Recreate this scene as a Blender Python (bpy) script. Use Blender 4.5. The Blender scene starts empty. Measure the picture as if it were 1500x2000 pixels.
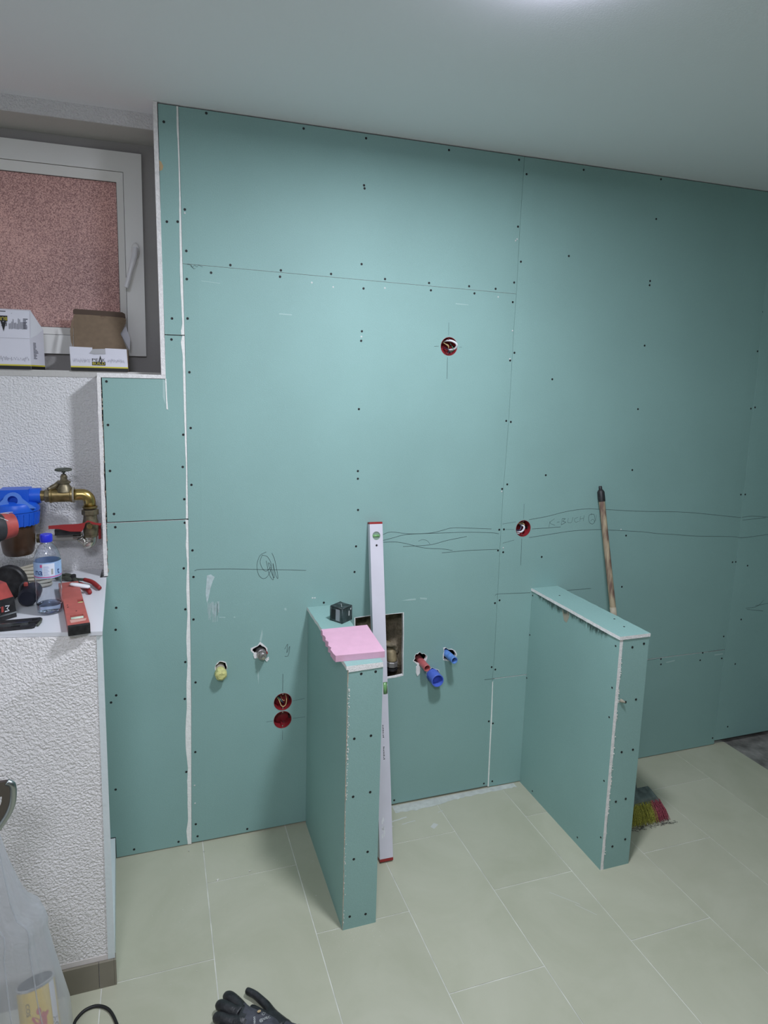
import bpy, bmesh, math, random
from mathutils import Vector, Matrix
from mathutils.geometry import tessellate_polygon

# ---------------------------------------------------------------- camera, world, lights, exposure
SC = bpy.context.scene
COL = SC.collection
cam_d = bpy.data.cameras.new('camera'); cam = bpy.data.objects.new('camera', cam_d); COL.objects.link(cam)
SC.camera = cam
cam_d.sensor_fit = 'VERTICAL'; cam_d.sensor_height = 24.0; cam_d.sensor_width = 18.0
cam_d.lens = 1221.886 * 24.0 / 2000.0
cam_d.shift_x = 64.8 / 2000.0; cam_d.shift_y = -71.5 / 2000.0
cam_d.clip_start = 0.02
_R = Vector((0.9554, -0.2946, 0.0201)).normalized(); _F = Vector((0.2944, 0.9450, -0.1428)).normalized()
_U = _R.cross(_F).normalized(); _R = _F.cross(_U).normalized()
CAMLOC = Vector((-0.0883, -2.1933, 1.7138))
cam.matrix_world = Matrix(((_R.x, _U.x, -_F.x, CAMLOC.x), (_R.y, _U.y, -_F.y, CAMLOC.y), (_R.z, _U.z, -_F.z, CAMLOC.z), (0, 0, 0, 1)))

SC.view_settings.view_transform = 'Standard'; SC.view_settings.look = 'None'
SC.view_settings.exposure = 0.0; SC.view_settings.gamma = 1.0
SC.view_settings.use_curve_mapping = False

W = bpy.data.worlds.new('dusk'); SC.world = W; W.use_nodes = True
W.node_tree.nodes['Background'].inputs[0].default_value = (0.62, 0.46, 0.44, 1)
W.node_tree.nodes['Background'].inputs[1].default_value = 3.5

CEIL = 2.578
LAMP = (0.71, -1.045)          # ceiling lamp in front of the drywall, just above the frame
FILL_LAMP = (-0.35, -2.65)        # added wide fill light behind the camera, no known fixture
def area(name, loc, size, power, color, rot=(0, 0, 0)):
    d = bpy.data.lights.new(name, 'AREA'); d.shape = 'DISK'; d.size = size; d.energy = power; d.color = color
    o = bpy.data.objects.new(name, d); COL.objects.link(o); o.location = loc; o.rotation_euler = rot
    return o
LIGHT_COL = (0.93, 0.98, 1.10)
area('lamp_light', (LAMP[0], LAMP[1], CEIL - 0.049), 0.20, 30.5, LIGHT_COL)
area('lamp_light', (FILL_LAMP[0], FILL_LAMP[1], CEIL - 0.049), 0.60, 25.0, LIGHT_COL)  # added fill, brightens the surfaces facing the camera

# measured positions on the wall and partitions (metres)
SCREWS = [(-0.0453,2.5222),(-0.0423,2.2224),(-0.0088,2.2254),(-0.0325,1.9191),(-0.0355,1.8513),(-0.2411,1.7097),(-0.2411,1.5687),(-0.0034,1.5359),(-0.2398,1.4167),(-0.007,1.4256),(-0.0039,1.3135),(-0.232,1.2713),(-0.2294,1.2259),(-0.0036,1.2306),(-0.0099,1.068),(-0.2355,0.9444),(-0.2396,0.8659),(-0.0072,0.9184),(-0.0106,0.7221),(-0.0148,0.5822),(-0.2455,0.627),(-0.263,0.6028),(-0.2584,0.2715),(-0.0143,0.2967),(-0.2032,0.0234),(-0.047,0.0205),(0.0143,2.2655),(0.0169,2.1368),(0.017,2.0479),(0.0174,1.9216),(0.0203,1.7457),(0.0214,1.5585),(0.0209,1.3628),(0.0207,1.1306),(0.0227,1.0341),(0.0203,0.878),(0.0238,0.64),(0.019,0.3693),(0.0163,0.0787),(0.0221,0.0279),(0.086,2.5658),(0.4046,2.5616),(0.6254,2.5591),(0.9406,2.5593),(1.2291,2.5604),(0.1587,2.1025),(0.0953,2.0735),(0.3294,2.0976),(0.3266,2.0763),(0.5074,2.0981),(0.6282,2.0563),(0.7089,2.0942),(0.6191,2.1395),(0.8816,2.0918),(0.89,2.0662),(1.0457,2.0907),(1.0692,2.066),(1.1581,2.0884),(1.2373,2.1169),(1.2358,2.0435),(1.2405,2.3226),(1.2615,2.1958),(0.6256,1.9067),(0.6237,1.8729),(1.2558,1.8519),(1.2386,1.8218),(0.6217,2.4045),(0.6238,2.3945),(1.4737,2.233),(0.6208,1.6274),(0.6221,1.398),(0.6227,1.3691),(0.626,1.2505),(0.6213,1.1105),(0.6176,1.0106),(0.4986,0.8992),(1.2362,1.5858),(1.2572,1.5818),(1.2347,1.3122),(1.257,1.3303),(1.2319,1.1443),(1.2533,1.1445),(1.2315,1.0579),(1.2558,1.0487),(1.4398,1.0174),(1.861,1.0869),(1.8618,0.8546),(1.2517,0.8438),(1.2308,0.8337),(1.25,0.5407),(1.2317,0.5538),(2.1169,0.4879),(2.1198,0.4615),(1.2646,2.5137),(1.5146,2.5573),(1.8839,2.5635),(1.8772,2.4093),(1.873,2.1646),(1.8723,2.1476),(1.8733,1.9024),(2.5018,2.0733),(2.4945,1.9007),(1.4349,1.7534),(1.8669,1.6374),(2.5154,1.6503),(2.4928,1.6447),(1.4338,1.3638),(1.8646,1.3761),(2.4898,1.2482),(2.5148,1.2481),(2.4842,0.9257),(2.5045,0.9256),(2.5774,0.903),(2.576,0.6361),(2.4802,0.5596),(2.3615,0.4904),(2.3504,0.4545),(2.5058,0.4703),(2.4835,0.4481),(2.5702,0.4103),(2.5677,0.0839),(2.4809,0.0361),(2.5064,0.0256),(1.2326,0.3096),(1.253,0.2972),(1.2251,0.0232),(1.2657,0.0264),(0.8107,0.0242),(0.2075,0.0199)]
SCREWS_PALE = [(0.0138,2.2544),(0.4384,2.0641),(0.5159,2.0541),(0.709,2.063),(0.6245,1.8875),(1.2391,2.2768),(1.2328,2.2707),(1.1709,2.0589),(1.2413,1.9355),(1.2369,1.8276),(0.4543,0.921),(0.4634,0.9202),(1.233,1.3018),(1.2546,1.0673),(1.8317,1.1158),(0.0148,0.1647),(0.0141,0.2373)]
PENCIL = [[(0.0265,1.0562),(0.0476,1.0603),(0.151,1.055),(0.2798,1.0432),(0.3555,1.037),(0.4288,1.0299)],[(0.725,1.1266),(0.773,1.1361),(0.8235,1.1456),(0.925,1.1465),(0.9752,1.1542),(1.0215,1.1623),(1.1076,1.1568),(1.1956,1.1495)],[(0.7244,1.1488),(0.7607,1.159),(0.8356,1.148),(0.925,1.1452),(1.0742,1.1419),(1.193,1.134),(1.2313,1.1275)],[(0.7273,1.1205),(0.7862,1.118),(0.8371,1.1062),(0.9011,1.0881),(0.9785,1.0794),(1.0252,1.0703)],[(0.9793,1.0632),(1.0987,1.0659),(1.2282,1.0624)],[(0.8124,1.0986),(0.9263,1.099),(0.9971,1.1122),(1.0856,1.124)],[(0.8762,1.1162),(0.8933,1.1215),(0.9131,1.1163),(0.9269,1.101)],[(1.246,1.1675),(1.3073,1.174)],[(1.367,1.1799),(1.4529,1.1902),(1.5468,1.207),(1.6436,1.2145),(1.7377,1.2081),(1.9325,1.1921),(2.121,1.1821),(2.2379,1.1716),(2.4507,1.1458),(2.5039,1.1399),(2.5687,1.1436),(2.6552,1.1357),(2.6715,1.1338)],[(1.251,1.0869),(1.3027,1.0973)],[(1.3722,1.1039),(1.4798,1.1135),(1.59,1.122),(1.7274,1.121),(1.7461,1.1187),(1.9417,1.1),(2.0299,1.0873),(2.1333,1.0772),(2.2513,1.0639),(2.4639,1.0502),(2.5271,1.0419),(2.6843,1.0497)],[(1.2593,1.1443),(1.2998,1.1422)],[(1.3843,1.1402),(1.4604,1.1408),(1.5226,1.1422)],[(2.5058,1.1264),(2.5927,1.1298),(2.6558,1.132)],[(1.3394,1.2474),(1.3415,1.1853)],[(1.3385,1.1014),(1.3413,0.9879)],[(0.9679,1.9536),(0.969,1.9066)],[(0.9685,1.825),(0.9701,1.7446)],[(0.9119,1.8638),(0.9307,1.8654)],[(1.0158,1.8648),(1.0266,1.8651)],[(0.343,0.6339),(0.3424,0.5622)],[(0.3431,0.4063),(0.3423,0.3665)],[(0.3801,0.5199),(0.4279,0.5238)],[(0.2803,0.4492),(0.3056,0.4496)],[(0.3826,0.4486),(0.4307,0.4479)],[(1.2288,0.8669),(1.25,0.8717),(1.3963,0.8653)],[(1.55,0.8608),(1.6983,0.8604)],[(2.5962,0.6898),(2.6665,0.6938),(2.7046,0.7215)],[(2.6562,0.6973),(2.7369,0.7032)],[(2.6034,0.684),(2.7096,0.6666)],[(0.2798,1.1094),(0.2575,1.0974),(0.2463,1.0637),(0.2518,1.0269),(0.2686,1.0103),(0.2855,1.0187),(0.3005,1.0505)],[(0.2649,1.0988),(0.2574,1.0726),(0.2686,1.045),(0.2817,1.0383),(0.2986,1.0583),(0.2854,1.0899),(0.2649,1.0988)],[(0.2798,1.0768),(0.2911,1.0241),(0.3062,1.0036),(0.2967,1.0565),(0.2873,1.0667),(0.2986,1.0313),(0.31,1.0111),(0.3042,1.0656),(0.3156,1.0184),(0.3232,1.0101),(0.3117,1.0748),(0.3004,1.1043)],[(0.3494,0.7305),(0.361,0.7494),(0.3573,0.7155),(0.3688,0.7405),(0.3632,0.7047),(0.3495,0.7022)],[(1.6739,1.1929),(1.6593,1.1824),(1.6643,1.1554),(1.6831,1.1478),(1.6922,1.1631),(1.6847,1.188),(1.6691,1.1886)],[(1.6691,1.1597),(1.6813,1.168),(1.693,1.1541)],[(1.6978,1.1874),(1.6952,1.1585)],[(1.4681,1.1688),(1.4652,1.1428)],[(1.4897,1.1788),(1.4686,1.1623),(1.4944,1.1501)],[(1.5034,1.1628),(1.5158,1.1645)],[(1.5273,1.1771),(1.5244,1.1509)],[(1.5273,1.1771),(1.5425,1.1764),(1.5307,1.166),(1.5463,1.1609),(1.5244,1.1509)],[(1.5575,1.178),(1.5564,1.1604),(1.5742,1.1596),(1.58,1.1814)],[(1.6056,1.1803),(1.5884,1.1722),(1.5946,1.1586),(1.6096,1.1624)],[(1.618,1.1841),(1.615,1.1599)],[(1.6357,1.1878),(1.6328,1.1613)],[(1.6166,1.1709),(1.6342,1.1746)]]
FILL_A = [(-0.0064,2.579),(-0.0059,2.5002),(-0.0035,2.4363),(-0.0026,2.3546),(-0.003,2.2802),(-0.0039,2.2053),(-0.004,2.1143),(-0.0042,2.0221),(-0.0013,1.9602),(-0.0002,1.9017),(-0.0048,1.8808),(-0.0041,1.8692)]
FILL_B = [(-0.0008,1.866),(-0.0055,1.8425),(-0.0008,1.8042),(-0.0005,1.7283),(0.0002,1.6413),(0.0007,1.5983),(0.0016,1.5324),(0.0032,1.4289),(0.0026,1.3401),(0.0001,1.2467)]
FILL_C = [(-0.0018,1.2359),(0.001,1.1958),(-0.0015,1.1503),(0.0017,1.0857),(-0.0025,0.9931),(-0.0005,0.8989),(-0.0057,0.8042),(-0.0037,0.7077),(-0.0086,0.6304),(-0.0085,0.5517),(-0.0152,0.4563),(-0.0145,0.389),(-0.0086,0.309),(-0.0118,0.2593),(-0.0118,0.1947),(-0.0117,0.1012),(-0.0179,0.0591),(-0.0142,0.005)]
SMEAR = [[(0.0685,1.0364),(0.0827,1.0391),(0.0951,1.0288),(0.0896,1.016),(0.0803,0.9865),(0.0746,0.9567),(0.0672,0.9346),(0.0641,0.9689),(0.0663,1.0027)],[(0.0673,0.9384),(0.0764,0.9528),(0.1068,0.9502),(0.1084,0.9272),(0.1043,0.8796),(0.0915,0.8654),(0.0735,0.8653),(0.0703,0.8924)]]
STAIN_A = [(-0.0625,2.4063),(-0.0556,2.4025),(-0.0497,2.3894),(-0.0531,2.3783),(-0.0609,2.3743)]
SCUFFS = [[(0.1097,0.8791),(0.1315,0.8771),(0.1315,0.8742),(0.1097,0.8762)],[(0.1607,0.8743),(0.1662,0.8757),(0.168,0.8698),(0.1607,0.8724)],[(0.3467,0.8906),(0.3544,0.8919),(0.3563,0.8818),(0.3486,0.8825)],[(0.8155,0.8802),(0.8479,0.8837),(0.8741,0.8836),(0.8744,0.8773),(0.8482,0.8774)],[(0.8916,0.8864),(0.9227,0.8816),(0.9229,0.8753),(0.894,0.8798)],[(0.2554,0.7767),(0.2648,0.8193),(0.2667,0.7953),(0.261,0.7661)],[(0.2496,0.6675),(0.2533,0.6369),(0.2514,0.6007),(0.2476,0.6376)],[(2.1454,0.4695),(2.1983,0.4734),(2.1989,0.4683),(2.152,0.4637)],[(2.4329,0.4746),(2.4864,0.4738),(2.4871,0.4685),(2.4368,0.469)],[(0.0629,2.0461),(0.1245,2.0419),(0.1245,2.0402),(0.0629,2.0444)],[(0.3235,1.954),(0.3685,1.9528),(0.3685,1.9493),(0.3236,1.9505)],[(0.993,2.026),(1.0465,2.0234),(1.0466,2.0215),(0.9932,2.0223)],[(-0.0658,1.7268),(-0.0595,1.7135),(-0.0595,1.6372),(-0.0672,1.6626)]]
HOLES = {'yellow':[(0.1368,0.6811),(0.1325,0.6718),(0.1276,0.6655),(0.1195,0.6609),(0.1101,0.661),(0.1015,0.666),(0.0966,0.6747),(0.0957,0.686),(0.0959,0.6964),(0.1028,0.7023),(0.1101,0.7099),(0.12,0.7072),(0.1303,0.7022),(0.1331,0.6907)],'stub':[(0.2812,0.732),(0.2807,0.7232),(0.274,0.7173),(0.2653,0.7103),(0.2572,0.7135),(0.2472,0.7134),(0.243,0.7193),(0.2381,0.7264),(0.2283,0.7379),(0.2306,0.7449),(0.2398,0.7498),(0.2482,0.7533),(0.2572,0.7597),(0.2654,0.7516),(0.2723,0.7487),(0.2797,0.74)],'red':[(0.9292,0.6273),(0.9242,0.6186),(0.9252,0.6074),(0.9106,0.6105),(0.9024,0.6071),(0.8945,0.6096),(0.8817,0.6177),(0.8749,0.624),(0.881,0.6328),(0.8794,0.6418),(0.8839,0.651),(0.8908,0.65),(0.9004,0.6578),(0.9101,0.6485),(0.9187,0.6491),(0.932,0.6369)],'blue':[(1.0626,0.6296),(1.0606,0.6186),(1.0507,0.6149),(1.0423,0.6135),(1.0295,0.6077),(1.0172,0.614),(1.0062,0.6128),(1.0075,0.6253),(1.0074,0.6359),(1.008,0.6482),(1.0083,0.6586),(1.0148,0.6638),(1.0273,0.6544),(1.0385,0.6527),(1.0494,0.649),(1.0538,0.643)],'big':[(0.9914,0.5494),(0.9901,0.5389),(0.9869,0.5311),(0.98,0.5258),(0.9693,0.5256),(0.9598,0.5237),(0.9496,0.5315),(0.9395,0.5383),(0.9363,0.5469),(0.9329,0.5567),(0.9345,0.5658),(0.9408,0.5732),(0.948,0.5779),(0.9571,0.5845),(0.9678,0.5789),(0.9757,0.5748),(0.9861,0.5696),(0.9882,0.5599)]}
CUT = [(0.6247,0.8267),(0.683,0.8295),(0.7422,0.8282),(0.8216,0.8292),(0.8258,0.7377),(0.8266,0.652),(0.8305,0.5694),(0.7934,0.5653),(0.7651,0.5645),(0.7283,0.5649),(0.6856,0.5617),(0.6306,0.5602)]
BOXES = [(0.973,1.866),(1.3428,1.1444),(0.3436,0.5208),(0.3429,0.4503)]
P1S = {'f':[(0.4801,0.8576),(0.5259,0.859),(0.4628,0.6509),(0.5162,0.6526),(0.4632,0.4585),(0.5186,0.4636),(0.4701,0.2435),(0.5154,0.2592),(0.4608,0.0436),(0.514,0.039)]}
P2S = {'f':[(1.4567,0.8411),(1.5043,0.849),(1.4484,0.6413),(1.4921,0.6448),(1.4504,0.4528),(1.4986,0.4542),(1.4443,0.263),(1.4866,0.2661),(1.4465,0.0862),(1.5007,0.1031)],'s':[(-0.511,0.8438),(-0.5108,0.6913),(-0.5088,0.5803),(-0.5101,0.3387),(-0.5175,0.1224),(-0.3961,0.0301),(-0.0082,0.8552),(-0.0057,0.6806),(-0.0034,0.4861),(-0.0963,0.0197),(-0.4477,0.8716)],'t':[(1.4783,-0.4588),(1.4962,-0.3875),(1.4583,-0.1117)]}
STAIN_P = [(-0.208,0.8665),(-0.2514,0.878),(-0.254,0.8544),(-0.2415,0.8251),(-0.2253,0.8272)]
P2EDGE = [(1.3955,0.8808),(1.4075,0.78),(1.4038,0.687),(1.4066,0.5921),(1.4069,0.477),(1.4054,0.3801),(1.406,0.2815),(1.4067,0.1817),(1.4073,0.0805),(1.4075,0.0069)]
BOXR = [(-0.3561,1.8244),(-0.1759,1.8192),(-0.3546,1.746),(-0.1763,1.7489)]
LID = [(-0.3626,1.8254),(-0.3649,1.8862),(-0.3598,1.9336),(-0.3546,1.9439),(-0.3574,1.9538),(-0.3476,1.9602),(-0.1938,1.9635),(-0.1856,1.958),(-0.1853,1.9426),(-0.2059,1.8917),(-0.1812,1.8251)]
SEAM_A = [(-0.0, 2.5786), (0.0009, 2.495), (0.0023, 2.3722), (0.0032, 2.2471), (0.0045, 2.1198), (0.0057, 2.0064), (0.0074, 1.8663), (0.0083, 1.7285), (0.0084, 1.5862), (0.0088, 1.4288), (0.0087, 1.268), (0.0089, 1.1037), (0.0097, 0.9358), (0.0093, 0.7449), (0.008, 0.5494), (0.0045, 0.3087), (0.0004, -0.0003)]
SEAM_B = [(1.2521, 2.5757), (1.249, 2.328), (1.2503, 2.0904), (1.2473, 1.9475), (1.2474, 1.7706), (1.2475, 1.5899), (1.2439, 1.4262), (1.2401, 1.3015), (1.2399, 1.1324), (1.241, 0.9599), (1.2409, 0.7842), (1.242, 0.6048), (1.2391, 0.4913), (1.2437, 0.3289), (1.2446, 0.1878), (1.2468, 0.0009)]
SEAM_C = [(2.4927, 2.3115), (2.4992, 2.071), (2.5066, 1.7784), (2.5043, 1.5236), (2.5071, 1.3341), (2.5026, 1.2139), (2.5082, 1.0429), (2.5055, 0.7941), (2.5024, 0.5651), (2.4949, 0.4103), (2.4942, 0.226), (2.4956, -0.0025)]
# ---------------------------------------------------------------- helpers
R = random.Random(5)
def mat(name, col, rough=0.6, metal=0.0, var=0.0, vscale=6.0, bump=0.0, bscale=80.0, trans=0.0, emit=None, es=0.0, spec=0.5, ior=1.45, detail=4):
    m = bpy.data.materials.new(name); m.use_nodes = True
    nt = m.node_tree; b = nt.nodes['Principled BSDF']
    b.inputs['Base Color'].default_value = (*col, 1); b.inputs['Roughness'].default_value = rough
    b.inputs['Metallic'].default_value = metal; b.inputs['Specular IOR Level'].default_value = spec
    b.inputs['Transmission Weight'].default_value = trans; b.inputs['IOR'].default_value = ior
    if emit: b.inputs['Emission Color'].default_value = (*emit, 1); b.inputs['Emission Strength'].default_value = es
    tc = nt.nodes.new('ShaderNodeNewGeometry') if True else None
    if var > 0:
        n = nt.nodes.new('ShaderNodeTexNoise'); n.inputs['Scale'].default_value = vscale; n.inputs['Detail'].default_value = detail
        nt.links.new(tc.outputs['Position'], n.inputs['Vector'])
        r = nt.nodes.new('ShaderNodeMapRange'); r.inputs['From Min'].default_value = 0.3; r.inputs['From Max'].default_value = 0.7
        r.inputs['To Min'].default_value = 1 - var; r.inputs['To Max'].default_value = 1 + var
        nt.links.new(n.outputs['Fac'], r.inputs['Value'])
        v = nt.nodes.new('ShaderNodeVectorMath'); v.operation = 'SCALE'; v.inputs[0].default_value = col
        nt.links.new(r.outputs['Result'], v.inputs['Scale']); nt.links.new(v.outputs['Vector'], b.inputs['Base Color'])
    if bump > 0:
        n = nt.nodes.new('ShaderNodeTexNoise'); n.inputs['Scale'].default_value = bscale; n.inputs['Detail'].default_value = 3
        nt.links.new(tc.outputs['Position'], n.inputs['Vector'])
        bp = nt.nodes.new('ShaderNodeBump'); bp.inputs['Strength'].default_value = 1.0; bp.inputs['Distance'].default_value = bump
        nt.links.new(n.outputs['Fac'], bp.inputs['Height']); nt.links.new(bp.outputs['Normal'], b.inputs['Normal'])
    return m

def N(nt, t, **kw):
    n = nt.nodes.new(t)
    for k, v in kw.items(): n.inputs[k].default_value = v
    return n
def board_mat():
    # green faced plasterboard: faint cloudiness, paper grain, rubbed white dust
    m = bpy.data.materials.new('green_plasterboard'); m.use_nodes = True; nt = m.node_tree; L = nt.links.new
    b = nt.nodes['Principled BSDF']; b.inputs['Roughness'].default_value = 0.62; b.inputs['Specular IOR Level'].default_value = 0.35
    g = nt.nodes.new('ShaderNodeNewGeometry')
    n1 = N(nt, 'ShaderNodeTexNoise', Scale=2.2, Detail=5.0); n2 = N(nt, 'ShaderNodeTexNoise', Scale=300.0, Detail=2.0)
    n3 = N(nt, 'ShaderNodeTexNoise', Scale=26.0, Detail=8.0, Roughness=0.75)
    for n in (n1, n2, n3): L(g.outputs['Position'], n.inputs['Vector'])
    r1 = N(nt, 'ShaderNodeMapRange', **{'From Min': 0.3, 'From Max': 0.7, 'To Min': 0.95, 'To Max': 1.05}); L(n1.outputs['Fac'], r1.inputs['Value'])
    r2 = N(nt, 'ShaderNodeMapRange', **{'From Min': 0.3, 'From Max': 0.7, 'To Min': 0.965, 'To Max': 1.035}); L(n2.outputs['Fac'], r2.inputs['Value'])
    mu = nt.nodes.new('ShaderNodeMath'); mu.operation = 'MULTIPLY'; L(r1.outputs[0], mu.inputs[0]); L(r2.outputs[0], mu.inputs[1])
    v = nt.nodes.new('ShaderNodeVectorMath'); v.operation = 'SCALE'; v.inputs[0].default_value = GREEN; L(mu.outputs[0], v.inputs['Scale'])
    r3 = N(nt, 'ShaderNodeMapRange', **{'From Min': 0.66, 'From Max': 0.78, 'To Min': 0.0, 'To Max': 0.45}); L(n3.outputs['Fac'], r3.inputs['Value'])
    mx = nt.nodes.new('ShaderNodeMix'); mx.data_type = 'RGBA'; L(r3.outputs[0], mx.inputs['Factor']); L(v.outputs[0], mx.inputs['A'])
    mx.inputs['B'].default_value = (0.55, 0.66, 0.63, 1); L(mx.outputs['Result'], b.inputs['Base Color'])
    bp = N(nt, 'ShaderNodeBump', Strength=0.5, Distance=0.0006); L(n2.outputs['Fac'], bp.inputs['Height']); L(bp.outputs['Normal'], b.inputs['Normal'])
    return m
def stucco_mat(name, col, depth=0.0024, scale=160.0):
    m = bpy.data.materials.new(name); m.use_nodes = True; nt = m.node_tree; L = nt.links.new
    b = nt.nodes['Principled BSDF']; b.inputs['Roughness'].default_value = 0.85; b.inputs['Base Color'].default_value = (*col, 1); b.inputs['Specular IOR Level'].default_value = 0.2
    g = nt.nodes.new('ShaderNodeNewGeometry')
    n0 = N(nt, 'ShaderNodeTexNoise', Scale=scale, Detail=1.0, Roughness=0.5, Distortion=0.35); L(g.outputs['Position'], n0.inputs['Vector'])
    r = N(nt, 'ShaderNodeMapRange', **{'From Min': 0.30, 'From Max': 0.70}); L(n0.outputs['Fac'], r.inputs['Value'])
    bp = N(nt, 'ShaderNodeBump', Strength=1.0, Distance=depth); L(r.outputs[0], bp.inputs['Height']); L(bp.outputs['Normal'], b.inputs['Normal'])
    return m
def tile_mat():
    m = bpy.data.materials.new('sand_grey_tile'); m.use_nodes = True; nt = m.node_tree; L = nt.links.new
    b = nt.nodes['Principled BSDF']; b.inputs['Roughness'].default_value = 0.5; b.inputs['Specular IOR Level'].default_value = 0.4
    g = nt.nodes.new('ShaderNodeNewGeometry'); oi = nt.nodes.new('ShaderNodeObjectInfo')
    n1 = N(nt, 'ShaderNodeTexNoise', Scale=3.0, Detail=6.0, Roughness=0.6, Distortion=0.6); n2 = N(nt, 'ShaderNodeTexNoise', Scale=28.0, Detail=8.0, Roughness=0.8)
    for n in (n1, n2): L(g.outputs['Position'], n.inputs['Vector'])
    mx = nt.nodes.new('ShaderNodeMix'); mx.data_type = 'RGBA'; mx.inputs['A'].default_value = (*TILE_A, 1); mx.inputs['B'].default_value = (*TILE_B, 1)
    r1 = N(nt, 'ShaderNodeMapRange', **{'From Min': 0.35, 'From Max': 0.65}); L(n1.outputs['Fac'], r1.inputs['Value']); L(r1.outputs[0], mx.inputs['Factor'])
    m2 = nt.nodes.new('ShaderNodeMix'); m2.data_type = 'RGBA'; L(mx.outputs['Result'], m2.inputs['A']); m2.inputs['B'].default_value = (0.52, 0.53, 0.49, 1)
    r2 = N(nt, 'ShaderNodeMapRange', **{'From Min': 0.62, 'From Max': 0.8, 'To Max': 0.6}); L(n2.outputs['Fac'], r2.inputs['Value']); L(r2.outputs[0], m2.inputs['Factor'])
    rr = N(nt, 'ShaderNodeMapRange', **{'To Min': 0.96, 'To Max': 1.04}); L(oi.outputs['Random'], rr.inputs['Value'])
    v = nt.nodes.new('ShaderNodeVectorMath'); v.operation = 'SCALE'; L(m2.outputs['Result'], v.inputs[0]); L(rr.outputs[0], v.inputs['Scale']); L(v.outputs[0], b.inputs['Base Color'])
    bp = N(nt, 'ShaderNodeBump', Strength=0.4, Distance=0.001); L(n2.outputs['Fac'], bp.inputs['Height']); L(bp.outputs['Normal'], b.inputs['Normal'])
    return m
def pane_mat():
    # obscured glass: fine ammonite grain, seen against a dusky courtyard
    m = bpy.data.materials.new('grained_obscure_glass'); m.use_nodes = True; nt = m.node_tree; L = nt.links.new
    out = nt.nodes['Material Output']; b = nt.nodes['Principled BSDF']
    g = nt.nodes.new('ShaderNodeNewGeometry'); n = N(nt, 'ShaderNodeTexNoise', Scale=300.0, Detail=2.0, Roughness=0.6); L(g.outputs['Position'], n.inputs['Vector'])
    nb = N(nt, 'ShaderNodeTexNoise', Scale=3.0, Detail=2.0); L(g.outputs['Position'], nb.inputs['Vector'])
    ad = nt.nodes.new('ShaderNodeMath'); ad.operation = 'MULTIPLY_ADD'; L(nb.outputs['Fac'], ad.inputs[0]); ad.inputs[1].default_value = 0.18; L(n.outputs['Fac'], ad.inputs[2])
    cr = nt.nodes.new('ShaderNodeValToRGB'); L(ad.outputs[0], cr.inputs['Fac'])
    cr.color_ramp.elements[0].position = 0.46; cr.color_ramp.elements[0].color = (0.24, 0.18, 0.185, 1)
    cr.color_ramp.elements[1].position = 0.74; cr.color_ramp.elements[1].color = (0.64, 0.54, 0.515, 1)
    L(cr.outputs['Color'], b.inputs['Base Color']); b.inputs['Roughness'].default_value = 0.35; b.inputs['Specular IOR Level'].default_value = 0.4
    t = nt.nodes.new('ShaderNodeBsdfTranslucent'); L(cr.outputs['Color'], t.inputs['Color'])
    mx = nt.nodes.new('ShaderNodeMixShader'); mx.inputs[0].default_value = 0.55; L(b.outputs[0], mx.inputs[1]); L(t.outputs[0], mx.inputs[2]); L(mx.outputs[0], out.inputs['Surface'])
    bp = N(nt, 'ShaderNodeBump', Strength=1.0, Distance=0.001); L(n.outputs['Fac'], bp.inputs['Height']); L(bp.outputs['Normal'], b.inputs['Normal'])
    return m
def bag_mat():
    m = bpy.data.materials.new('thin_milky_plastic'); m.use_nodes = True; nt = m.node_tree; L = nt.links.new
    out = nt.nodes['Material Output']; b = nt.nodes['Principled BSDF']
    b.inputs['Base Color'].default_value = (0.62, 0.64, 0.67, 1); b.inputs['Roughness'].default_value = 0.28
    t = nt.nodes.new('ShaderNodeBsdfTranslucent'); t.inputs['Color'].default_value = (0.7, 0.72, 0.75, 1)
    tr = nt.nodes.new('ShaderNodeBsdfTransparent')
    m1 = nt.nodes.new('ShaderNodeMixShader'); m1.inputs[0].default_value = 0.45; L(b.outputs[0], m1.inputs[1]); L(t.outputs[0], m1.inputs[2])
    lw = N(nt, 'ShaderNodeLayerWeight', Blend=0.35)
    rm = N(nt, 'ShaderNodeMapRange', **{'To Min': 0.66, 'To Max': 0.12}); L(lw.outputs['Facing'], rm.inputs['Value'])
    m2 = nt.nodes.new('ShaderNodeMixShader'); L(rm.outputs[0], m2.inputs[0]); L(m1.outputs[0], m2.inputs[1]); L(tr.outputs[0], m2.inputs[2]); L(m2.outputs[0], out.inputs['Surface'])
    return m
def wood_mat():
    m = bpy.data.materials.new('worn_broomstick_wood'); m.use_nodes = True; nt = m.node_tree; L = nt.links.new
    b = nt.nodes['Principled BSDF']; b.inputs['Roughness'].default_value = 0.65
    g = nt.nodes.new('ShaderNodeNewGeometry'); mp = nt.nodes.new('ShaderNodeMapping'); mp.inputs['Scale'].default_value = (60, 60, 7); L(g.outputs['Position'], mp.inputs['Vector'])
    n = N(nt, 'ShaderNodeTexNoise', Scale=1.0, Detail=4.0); L(mp.outputs[0], n.inputs['Vector'])
    cr = nt.nodes.new('ShaderNodeValToRGB'); L(n.outputs['Fac'], cr.inputs['Fac'])
    cr.color_ramp.elements[0].position = 0.38; cr.color_ramp.elements[0].color = (0.16, 0.095, 0.07, 1)
    cr.color_ramp.elements[1].position = 0.6; cr.color_ramp.elements[1].color = (0.42, 0.34, 0.22, 1)
    L(cr.outputs['Color'], b.inputs['Base Color'])
    return m
def rock_mat():
    return mat('rough_cement', (0.23, 0.19, 0.13), 0.95, var=0.45, vscale=22, bump=0.02, bscale=35)

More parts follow.
